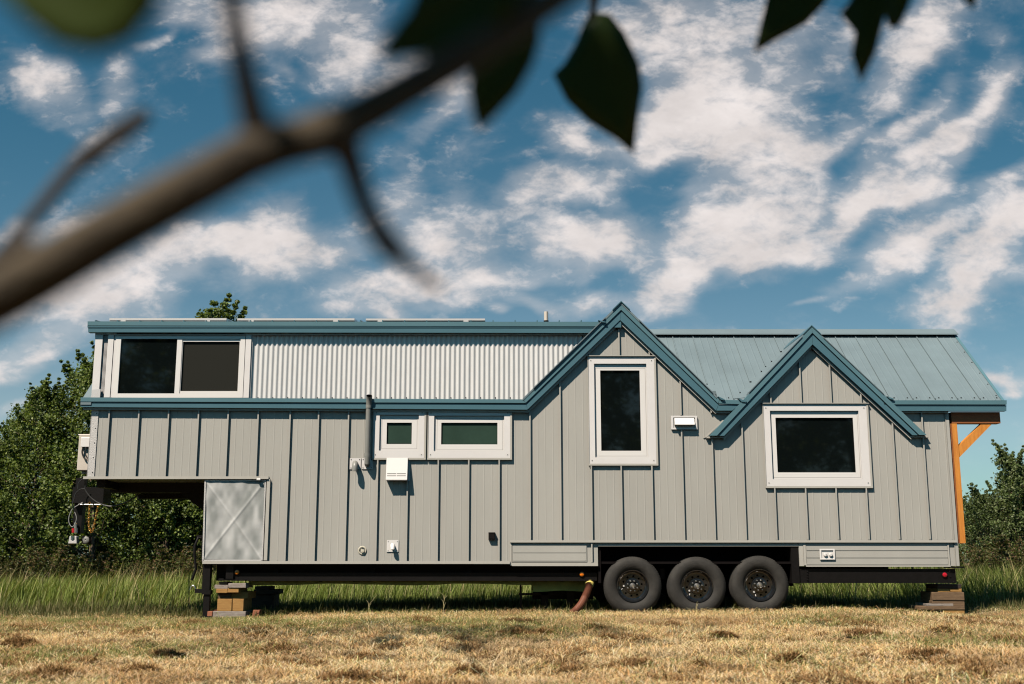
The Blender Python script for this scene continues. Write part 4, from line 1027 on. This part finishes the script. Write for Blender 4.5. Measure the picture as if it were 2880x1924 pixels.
def place_tree(key,x,y,h,rot,label,group,cat='tree',w=1.0):
    P_=protos[key]
    if not P_[2]: r=P_[0]; P_[2]=True
    else: r=copy_tree(P_[0])
    s=h/P_[1]; r.location=(x,y,float(gz(x,y))); r.scale=(s*w,s*w,s); r.rotation_euler=(0,0,rot); tag(r,label,cat,group)
proto_tree('a',1,7,1.5,300,95,.078,.02,poplar,'poplar_tree'); proto_tree('b',2,7,1.35,280,95,.075,.02,poplar,'poplar_tree'); proto_tree('c',3,7,1.7,320,92,.078,.03,poplar,'poplar_tree')
proto_tree('d',4,4,1.5,300,60,.075,.0,darkg,'bushy_tree',.8); proto_tree('e',5,4,1.25,280,60,.075,.0,darkg,'bushy_tree',1.05)
proto_tree('s',6,1.5,.9,60,55,.06,.0,[(.10,.13,.03),(.15,.14,.05),(.07,.10,.025),(.24,.14,.08)],'shrub')
G_='poplars along the left edge of the meadow'
TL=[(-15.6,30.0,4.6,'a'),(-14.1,29.4,4.9,'b'),(-13.2,30.6,5.0,'c'),(-12.35,29.6,5.5,'a'),(-11.45,30.2,6.05,'b'),(-10.7,29.4,6.2,'c'),(-9.7,30.1,6.1,'a'),(-8.85,29.5,6.3,'b'),(-8.2,30.2,7.74,'a'),(-7.2,29.6,6.2,'c'),(-6.2,30.2,6.2,'b'),(-5.1,29.8,6.0,'a'),(-3.8,30.4,6.0,'c')]
LBL=['poplar at the left frame edge, mostly cut off','leftmost full poplar of the row','broad poplar second in from the left edge of the row','poplar where the row steps up towards the house','tall poplar whose top rises beside the upper corner trim','broad poplar right behind the front end of the house','poplar seen under the gooseneck, left part','poplar under the gooseneck beside the hanging chain','tallest poplar, its tip showing above the solar panels','broad poplar under the gooseneck left of the grey cover','poplar hidden behind the grey cover','poplar wholly behind the house wall, left one','poplar wholly behind the house wall, right one']
for i,(x,y,h,k) in enumerate(TL): place_tree(k,x,y,h,i*1.37,LBL[i],G_)
for i in range(9):
    x=-16.5+i*1.55; place_tree('abc'[i%3],x,32.6+.6*((i*7)%3),3.9+.22*i+ .2*((i*5)%3),i*2.1+.5,['far back poplar seen through a gap at the frame edge','second row poplar behind the leftmost full one','second row poplar behind the broad one','second row poplar behind the step up','second row poplar behind the house corner','second row poplar behind the electrical box','second row poplar above the coupler','second row poplar behind the chain','second row poplar behind the grey cover'][i],'second row of poplars',w=1.15)
G2_='bushy trees beyond the right end of the house'
TR=[(11.2,31.5,2.1,'e',1.0),(12.35,30.2,2.35,'d',1.0),(13.15,30.0,3.45,'e',.9),(13.8,30.6,2.75,'d',1.1),(14.4,30.0,3.2,'e',1.1),(15.6,30.4,3.5,'d',1.1),(17.,30.5,3.4,'e',1.1),(13.1,32.2,2.2,'d',1.1),(14.1,32.4,2.9,'e',1.3),(10.2,31.6,2.2,'d',1.2)]
LR=['low bushy tree touching the porch post','low rounded tree just right of the porch post','pointed dark tree, the tallest right of the house','rounded dark tree right of the pointed one','dark tree at the right frame edge','bushy tree outside the right edge, nearer','bushy tree outside the right edge, farther','back tree between the two rounded ones','back tree behind the pointed one','low bushy tree hidden behind the porch post']
for i,(x,y,h,k,w) in enumerate(TR): place_tree(k,x,y,h,i*1.9,LR[i],G2_,w=w)
for i in range(8):
    place_tree('abc'[i%3],-21+i*5.2,-17-2.2*((i*5)%3),11.5+1.2*((i*7)%3),i*1.7,'tall poplar standing behind the viewer, mirrored in the dark panes','poplars mirrored in the windows',w=1.9)
for i in range(4):
    place_tree('abc'[i%3],-17.2-i*1.7,30+.8*(i%2),4.8+.4*((i*5)%3),i*1.7,'poplar of the row beyond the left frame edge','poplars beyond the left edge',w=1.1)
    place_tree('de'[i%2],18.4+i*1.8,30.4+.9*(i%2),3.4+.3*((i*5)%3),i*1.3,'bushy tree beyond the right frame edge','bushy trees beyond the right edge',w=1.1)
GS='shrubs at the foot of the trees'
for i in range(12):
    x=-15.2+i*1.0; place_tree('s',x,28.0+.5*((i*3)%4)*.5,.6+.25*((i*5)%3)*.5,i*1.1,['brownish shrub at the far left foot of the trees','low shrub second from the left frame edge','shrub below the leftmost full poplar','shrub left of the hanging coupler','shrub under the coupler jaw','twiggy shrub right below the coupler','shrub below the gold chain','shrub in the middle under the gooseneck','low shrub left of the crank handle','shrub behind the crank handle','shrub behind the landing leg','shrub behind the left timber stack'][i],GS,'shrub',w=1.25)
for i in range(5):
    place_tree('s',11.2+i*1.05,28.6,.7+.15*(i%2),i*1.3+.4,['shrub at the porch post foot','low brown shrub under the rounded tree','shrub under the pointed tree','brown shrub near the right edge','shrub at the right frame edge'][i],'shrubs on the right','shrub',w=1.3)
# ------------------------------------------------------------------ the near tree over the camera
nt_=empty('foreground_tree',(-1.7,.1,0),'near tree whose blurred branch and dark leaves hang across the top of the view','tree')
def NP(px,py,d): 
    r_=ray(px,py); return Vector((0,0,CAMH))+r_*d
d0=.50
def rpx(w,d): return w/2/F*d
bp=bez([NP(-900,1250,.54),NP(-420,1040,.53),NP(0,835,.51),NP(307,657,d0),NP(613,488,d0),NP(740,420,d0),NP(920,372,.51),NP(1166,240,.53),NP(1440,75,.56),NP(1640,-60,.60),NP(1900,-260,.66)],14)
n_=len(bp); ww=[]
for i in range(n_):
    t=i/(n_-1); w=rpx(118*(1-t)+54*t,.52)*1.55; ww.append(w*(1+.10*math.exp(-((t-.50)/.03)**2)+.12*math.exp(-((t-.60)/.02)**2)))
m=MB(); m.tube(bp,ww,16); br=m.build('branch','bough',nt_,smooth=True)
def twig(pts,ws,name='twig'):
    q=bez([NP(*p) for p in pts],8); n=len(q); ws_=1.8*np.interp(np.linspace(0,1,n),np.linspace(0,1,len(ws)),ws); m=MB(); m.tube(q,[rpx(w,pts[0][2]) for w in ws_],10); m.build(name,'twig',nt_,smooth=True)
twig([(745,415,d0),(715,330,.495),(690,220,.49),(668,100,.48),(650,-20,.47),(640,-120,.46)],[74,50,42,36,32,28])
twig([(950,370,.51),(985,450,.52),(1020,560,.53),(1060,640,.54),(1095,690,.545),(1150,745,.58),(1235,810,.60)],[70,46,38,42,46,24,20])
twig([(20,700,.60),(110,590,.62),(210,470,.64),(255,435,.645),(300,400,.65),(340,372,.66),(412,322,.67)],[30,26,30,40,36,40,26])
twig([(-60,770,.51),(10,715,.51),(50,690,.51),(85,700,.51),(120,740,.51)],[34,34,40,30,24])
def leaf(pts,d,name='leaf',cup=.06,tilt=(0,0),thick=.0004,col=(.060,.098,.022)):
    """outline in px turned into a real leaf standing at distance d, cupped about its midrib"""
    base=Vector(NP(*pts[0],d)); P3=[NP(x,y,d) for x,y in pts]
    c_=sum(P3,Vector())/len(P3); view=(c_-Vector((0,0,CAMH))).normalized()
    size=max((p-c_).length for p in P3); out=[]
    ax=(P3[len(P3)//2]-P3[0]).normalized(); side=ax.cross(view).normalized()
    rings=[1.0,.66,.33]; vs=[]; fs=[]; n=len(P3)
    for k,s in enumerate(rings):
        for p in P3:
            q=c_+(p-c_)*s; off=abs((q-c_).dot(side))/size; along=(q-c_).dot(ax)/size
            vs.append(q+view*(-cup*size*(off**1.3)*1.6+tilt[0]*size*along+tilt[1]*size*(q-c_).dot(side)/size))
    vs.append(c_.copy())
    for k in range(len(rings)-1):
        for i in range(n): fs.append([k*n+i,k*n+(i+1)%n,(k+1)*n+(i+1)%n,(k+1)*n+i])
    for i in range(n): fs.append([(len(rings)-1)*n+i,(len(rings)-1)*n+(i+1)%n,len(rings)*n])
    V=np.array([list(v) for v in vs]); flat=[a for f in fs for a in f]; sizes=[len(f) for f in fs]
    cc=np.tile(np.array([col]),(len(V),1))
    o=npmesh(name,V,flat,sizes,['bigleaf'],cc,nt_,smooth=True)
    so=o.modifiers.new('thickness','SOLIDIFY'); so.thickness=thick; return o
leaf([(40,-170),(-20,-40),(70,60),(160,130),(270,152),(370,120),(450,20),(440,-80),(330,-190),(200,-240)],.42,cup=.1,col=(.075,.11,.018))
leaf([(1480,-150),(1300,-120),(1190,-20),(1120,55),(1075,120),(1058,175),(1130,165),(1250,150),(1400,90),(1500,-40)],.55,cup=.15)
leaf([(1200,-90),(1150,20),(1165,110),(1260,175),(1380,165),(1470,110),(1510,0),(1480,-90)],.62,cup=.1)
leaf([(1450,-80),(1370,40),(1330,150),(1318,250),(1330,320),(1348,372),(1400,320),(1455,260),(1500,180),(1520,110),(1515,0),(1500,-80)],.80,cup=.12)
leaf([(1640,68),(1618,123),(1587,178),(1556,209),(1593,282),(1655,343),(1734,393),(1783,436),(1793,337),(1806,245),(1798,178),(1757,92),(1716,40),(1660,32)],1.42,cup=.10)
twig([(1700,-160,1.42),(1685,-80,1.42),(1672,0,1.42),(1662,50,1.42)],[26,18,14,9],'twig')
leaf([(2200,-120),(2165,-40),(2150,20),(2136,80),(2119,152),(2170,120),(2268,66),(2320,10),(2350,-60),(2300,-140)],1.45,cup=.12)
leaf([(2400,-80),(2392,0),(2362,37),(2405,92),(2395,155),(2421,232),(2462,150),(2480,80),(2500,0),(2500,-80)],1.35,cup=.2)
leaf([(2500,-90),(2480,10),(2500,80),(2530,75),(2556,20),(2580,-60)],1.30,cup=.2)
leaf([(2690,-90),(2700,-10),(2738,27),(2750,-20),(2760,-80)],1.4,cup=.12)
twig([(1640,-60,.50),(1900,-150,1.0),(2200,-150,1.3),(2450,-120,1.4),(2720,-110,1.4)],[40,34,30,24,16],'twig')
# stem, limbs and the high crown that keeps the leaves in shade
m=MB(); tb=Vector((-1.7,.1,0)); 
m.tube(bez([tb+Vector((0,0,-.1)),tb+Vector((.02,0,.45)),tb+Vector((.10,-.05,1.6)),Vector((-1.3,-.1,2.7)),Vector((-.9,-.1,3.9))],8),[.085-.0012*i for i in range(33)],12)
e0=bp[0]; m.tube(bez([tb+Vector((.02,0,.42)),tb+Vector((.35,.1,.50)),e0,bp[3]],8),[.030-.0007*i for i in range(25)],10)
m.tube(bez([Vector((-1.3,-.1,2.7)),Vector((-2.0,1.8,4.4)),Vector((-2.8,4.4,5.6)),Vector((-3.4,7.4,6.2))],8),[.012-.0003*i for i in range(25)],10)
m.build('trunk','bark',nt_,smooth=True)
def crown(blobs,sz=.10):
    R=np.random.default_rng(5); Vs=[];Cs=[]
    for (c_,rx,n,*rad) in blobs:
        rad=rad[0] if rad else .24
        d=R.normal(size=(n,3)); d/=np.linalg.norm(d,axis=1)[:,None]; cl=R.normal(size=(n//25+1,3))*np.array(rx)*.5
        pos=np.array(c_)+np.repeat(cl,25,0)[:n]+d*(R.random(n)**.5)[:,None]*rad
        nn=R.normal(size=(n,3))+np.array([0,0,.8]); nn/=np.linalg.norm(nn,axis=1)[:,None]
        a=np.cross(nn,R.normal(size=(n,3))); a/=np.linalg.norm(a,axis=1)[:,None]; b=np.cross(nn,a); s_=(sz*(.7+.6*R.random(n)))[:,None]
        Vs.append(np.stack([pos-a*s_*.5,pos+b*s_*.36,pos+a*s_*.6,pos-b*s_*.36],1).reshape(-1,3)); Cs.append(np.repeat(np.array([[.06,.10,.025]])*(.7+.6*R.random((n,1))),4,0))
    V=np.concatenate(Vs); C_=np.concatenate(Cs); n=len(V)//4
    npmesh('crown',V,np.arange(len(V)),np.full(n,4),['leaf'],C_,nt_)
crown([((-.15,.25,3.5),(.75,.65,.6),6500),((-3.7,7.1,6.2),(2.3,2.1,.5),1500),((-2.5,7.6,6.4),(1.9,1.8,.4),700),((-4.6,7.7,6.2),(1.5,1.5,.4),450),((-.32,.12,1.80),(.10,.16,.08),1500,.07)])  # last blob: small unseen leaf cluster added to shade the top leaves
# ------------------------------------------------------------------ light, sky, camera
sun_to=Vector((-.80,-1.0,1.75)).normalized()
L=bpy.data.lights.new('sun','SUN'); L.energy=5.0; L.angle=math.radians(.53); L.color=(1.0,.895,.765)
lo=bpy.data.objects.new('sun',L); COL.objects.link(lo); lo.rotation_euler=(-sun_to).to_track_quat('-Z','Y').to_euler()
wd=bpy.data.worlds.new('World'); S.world=wd; wd.use_nodes=True; nt=wd.node_tree; nt.nodes.clear()
N=nt.nodes.new; Lk=nt.links.new
def math_(op,a,b=None,c=None,clamp=False):
    n=N('ShaderNodeMath'); n.operation=op; n.use_clamp=clamp
    for i,v in enumerate((a,b,c)):
        if v is None: continue
        if isinstance(v,(int,float)): n.inputs[i].default_value=v
        else: Lk(v,n.inputs[i])
    return n.outputs[0]
sky=N('ShaderNodeTexSky'); sky.sky_type='NISHITA'; sky.sun_disc=False; sky.sun_elevation=math.asin(sun_to.z); sky.sun_rotation=math.atan2(sun_to.x,sun_to.y)%(2*math.pi)
sky.air_density=1.0; sky.dust_density=.6; sky.ozone_density=2.2; sky.altitude=300
tc=N('ShaderNodeTexCoord'); sep=N('ShaderNodeSeparateXYZ'); Lk(tc.outputs['Generated'],sep.inputs[0])
ya_=math_('MAXIMUM',math_('ABSOLUTE',sep.outputs['Y']),.05)
U=math_('DIVIDE',sep.outputs['X'],ya_); V_=math_('DIVIDE',sep.outputs['Z'],ya_)
cmb=N('ShaderNodeCombineXYZ'); Lk(U,cmb.inputs[0]); Lk(V_,cmb.inputs[1])
def uw(px,py): r_=ray(px,py); return r_.x/r_.y, r_.z/r_.y
BL=[ # px,py, rx,ry(px), rotation deg (counter-clockwise), weight
 (150,255,115,75,-25,.62),(120,200,90,40,0,.4),(335,250,40,60,0,.42),(262,390,55,24,20,.42),(420,125,60,26,30,.40),(60,150,60,20,0,.2),
 (540,40,170,55,-10,.55),(690,130,120,50,20,.35),(860,60,220,130,-8,.70),(600,195,50,28,10,.34),(790,225,35,22,0,.3),(970,190,90,50,40,.38),(1120,200,110,40,25,.45),(1290,240,90,120,40,.48),(1200,330,90,40,35,.35),
 (80,640,230,50,6,.62),(330,610,120,30,4,.3),(430,745,420,75,10,.62),(620,690,200,50,14,.38),(800,590,60,90,70,.36),(690,640,120,40,20,.3),(250,790,320,50,8,.5),(150,930,250,60,20,.62),(90,1000,160,24,14,.3),
 (900,690,200,60,8,.42),(1130,540,45,75,-30,.46),(1190,640,60,70,-50,.36),(1290,560,90,120,-10,.26),(1290,690,140,90,0,.34),(1390,790,130,70,6,.60),(1190,780,190,60,4,.42),(1010,800,170,50,4,.42),(960,870,110,26,4,.42),(1130,862,50,26,0,.5),(1320,870,90,30,0,.4),
 (1590,370,90,75,-45,.50),(1680,430,70,40,-30,.3),(1550,545,130,50,16,.70),(1690,560,50,80,70,.36),(1730,500,60,30,20,.25),(1650,690,120,55,12,.66),(1560,660,90,40,0,.4),(1640,842,110,34,8,.60),(1480,860,60,24,0,.4),(1540,780,90,30,10,.3),
 (1900,70,210,110,20,.66),(2060,210,250,150,28,.72),(1960,330,170,90,30,.60),(1870,385,150,50,14,.60),(2130,440,190,130,50,.75),(2200,560,170,110,45,.72),(2120,640,200,90,35,.66),(2010,600,130,60,20,.4),(1960,710,150,70,34,.55),(1880,800,150,40,28,.52),(1790,660,80,50,10,.5),(2240,700,160,50,20,.5),
 (2380,150,90,70,50,.34),(2420,60,60,50,40,.4),(2640,60,130,80,45,.60),(2560,140,150,50,40,.5),(2520,240,110,40,45,.46),(2590,310,100,34,45,.55),(2520,370,60,30,45,.45),(2375,412,65,40,20,.56),(2440,370,40,50,60,.3),(2480,440,80,30,40,.3),
 (2690,350,160,50,44,.56),(2640,440,190,70,40,.66),(2510,540,200,60,35,.66),(2420,620,130,40,35,.45),(2820,230,110,30,40,.42),(2840,120,60,60,40,.3),(2840,520,130,30,40,.4),(2800,640,190,50,36,.55),(2660,600,130,40,35,.35),(2480,740,150,50,38,.62),(2600,690,110,30,36,.4),(2780,730,180,60,32,.70),(2840,800,120,40,24,.5),(2690,830,140,40,32,.56),(2560,840,80,24,36,.35),
 (2810,1040,90,26,-14,.60),(2840,1085,70,14,0,.42),(2270,875,50,12,14,.42),(2130,810,60,14,0,.2),(1400,902,34,16,10,.6),(60,1140,90,22,15,.36),(40,1050,90,18,10,.3)]
# cloud mask: rounded masses in the direction of view, broken up by noise
acc=None
wob=N('ShaderNodeTexNoise'); wob.inputs['Scale'].default_value=11; wob.inputs['Detail'].default_value=2; Lk(cmb.outputs[0],wob.inputs['Vector'])
wsub=N('ShaderNodeVectorMath'); wsub.operation='SUBTRACT'; Lk(wob.outputs['Color'],wsub.inputs[0]); wsub.inputs[1].default_value=(.5,.5,.5)
wsc=N('ShaderNodeVectorMath'); wsc.operation='SCALE'; Lk(wsub.outputs[0],wsc.inputs[0]); wsc.inputs['Scale'].default_value=.075
wad=N('ShaderNodeVectorMath'); wad.operation='ADD'; Lk(cmb.outputs[0],wad.inputs[0]); Lk(wsc.outputs[0],wad.inputs[1])
wsrc=wad.outputs[0]
for kk,(px,py,rx,ry,rot,wt) in enumerate(BL):
    if kk and kk%15==0:      # keeps the shader's live values few: the next masses wait for the sum so far
        q_=N('ShaderNodeVectorMath'); q_.operation='MULTIPLY_ADD'; Lk(acc,q_.inputs[0]); q_.inputs[1].default_value=(1e-8,1e-8,1e-8); Lk(wad.outputs[0],q_.inputs[2]); wsrc=q_.outputs[0]
    cu,cw=uw(px,py); mp=N('ShaderNodeMapping'); mp.vector_type='TEXTURE'; mp.inputs['Location'].default_value=(cu,cw,0)
    mp.inputs['Rotation'].default_value=(0,0,math.radians(rot)); mp.inputs['Scale'].default_value=(rx*1.52/F,ry*1.52/F,1)
    Lk(wsrc,mp.inputs['Vector']); ln=N('ShaderNodeVectorMath'); ln.operation='LENGTH'; Lk(mp.outputs[0],ln.inputs[0])
    mr=N('ShaderNodeMapRange'); mr.interpolation_type='SMOOTHSTEP'; mr.inputs[1].default_value=1.25; mr.inputs[2].default_value=0; mr.inputs[3].default_value=0; mr.inputs[4].default_value=wt
    Lk(ln.outputs['Value'],mr.inputs[0]); acc = mr.outputs[0] if acc is None else math_('ADD',acc,mr.outputs[0])
# fine streaky detail, stretched along the drift of the clouds
mpn=N('ShaderNodeMapping'); mpn.inputs['Rotation'].default_value=(0,0,math.radians(-32)); mpn.inputs['Scale'].default_value=(.75,1.3,1); Lk(cmb.outputs[0],mpn.inputs['Vector'])
n1=N('ShaderNodeTexNoise'); n1.inputs['Scale'].default_value=14; n1.inputs['Detail'].default_value=6; n1.inputs['Roughness'].default_value=.62; n1.inputs['Distortion'].default_value=.25; Lk(mpn.outputs[0],n1.inputs['Vector'])
n2=N('ShaderNodeTexNoise'); n2.inputs['Scale'].default_value=48; n2.inputs['Detail'].default_value=5; n2.inputs['Roughness'].default_value=.66; n2.inputs['Distortion'].default_value=.3; Lk(mpn.outputs[0],n2.inputs['Vector'])
nz=math_('ADD',math_('MULTIPLY',math_('SUBTRACT',n1.outputs['Fac'],.5),1.7),math_('MULTIPLY',math_('SUBTRACT',n2.outputs['Fac'],.5),1.15))
away=N('ShaderNodeMapRange'); away.inputs[1].default_value=.15; away.inputs[2].default_value=-.1; away.inputs[3].default_value=0; away.inputs[4].default_value=1.6; Lk(sep.outputs['Y'],away.inputs[0])
high=math_('MAXIMUM',math_('SUBTRACT',V_,.75),0)
den=math_('SUBTRACT',math_('SUBTRACT',math_('ADD',math_('MINIMUM',acc,.85),nz),away.outputs[0]),high)
cov=N('ShaderNodeMapRange'); cov.interpolation_type='SMOOTHSTEP'; cov.inputs[1].default_value=.04; cov.inputs[2].default_value=1.0; Lk(den,cov.inputs[0])
veil=N('ShaderNodeMapRange'); veil.interpolation_type='SMOOTHSTEP'; veil.inputs[1].default_value=-.05; veil.inputs[2].default_value=.6; veil.inputs[4].default_value=.36; Lk(math_('SUBTRACT',math_('ADD',acc,math_('MULTIPLY',math_('SUBTRACT',n1.outputs['Fac'],.5),1.2)),away.outputs[0]),veil.inputs[0])
cvt=math_('MAXIMUM',cov.outputs[0],veil.outputs[0])
# soft inner shading of the clouds, noise put into their colour
n3=N('ShaderNodeTexNoise'); n3.inputs['Scale'].default_value=17; n3.inputs['Detail'].default_value=5; n3.inputs['Roughness'].default_value=.6; Lk(mpn.outputs[0],n3.inputs['Vector'])
cb=N('ShaderNodeMapRange'); cb.inputs[1].default_value=.3; cb.inputs[2].default_value=.7; cb.inputs[3].default_value=.82; cb.inputs[4].default_value=1.12; Lk(n3.outputs['Fac'],cb.inputs[0])
ccol=N('ShaderNodeVectorMath'); ccol.operation='SCALE'; ccol.inputs[0].default_value=(12.6,11.6,11.2); Lk(cb.outputs[0],ccol.inputs['Scale'])
hz=math_('POWER',2.71828,math_('MULTIPLY',math_('MAXIMUM',V_,.12),-10.0))
hzc=N('ShaderNodeVectorMath'); hzc.operation='SCALE'; hzc.inputs[0].default_value=(12.0,6.9,6.3); Lk(hz,hzc.inputs['Scale'])
tint=N('ShaderNodeVectorMath'); tint.operation='MULTIPLY'; Lk(sky.outputs[0],tint.inputs[0]); tint.inputs[1].default_value=(.36,1.0,.98)
tadd=N('ShaderNodeVectorMath'); tadd.operation='ADD'; Lk(tint.outputs[0],tadd.inputs[0]); Lk(hzc.outputs[0],tadd.inputs[1])
mix=N('ShaderNodeMix'); mix.data_type='RGBA'; Lk(math_('MULTIPLY',cvt,.95),mix.inputs[0]); Lk(tadd.outputs[0],mix.inputs[6]); Lk(ccol.outputs[0],mix.inputs[7])
bg=N('ShaderNodeBackground'); bg.inputs['Strength'].default_value=.05; Lk(mix.outputs[2],bg.inputs['Color']); ow=N('ShaderNodeOutputWorld'); Lk(bg.outputs[0],ow.inputs[0])
wd.cycles.sampling_method='MANUAL'; wd.cycles.sample_map_resolution=512
cam=bpy.data.cameras.new('camera'); cam.sensor_width=36; cam.lens=F/2880*36; cam.clip_start=.05; cam.clip_end=2000
cam.dof.use_dof=True; cam.dof.focus_distance=15.4; cam.dof.aperture_fstop=2.8; cam.dof.aperture_blades=0
co=bpy.data.objects.new('camera',cam); COL.objects.link(co); co.location=(0,0,CAMH); co.rotation_euler=(math.pi/2+PITCH,0,0); S.camera=co
S.view_settings.view_transform='Standard'; S.view_settings.look='None'; S.view_settings.exposure=0.4; S.view_settings.gamma=1
S.cycles.pixel_filter_type='BLACKMAN_HARRIS'; S.cycles.filter_width=1.15; S.cycles.use_denoising=True; S.cycles.max_bounces=6; S.cycles.diffuse_bounces=0; S.cycles.transparent_max_bounces=4; S.cycles.caustics_reflective=False; S.cycles.caustics_refractive=False
S.cycles.use_adaptive_sampling=True; S.cycles.adaptive_threshold=.01
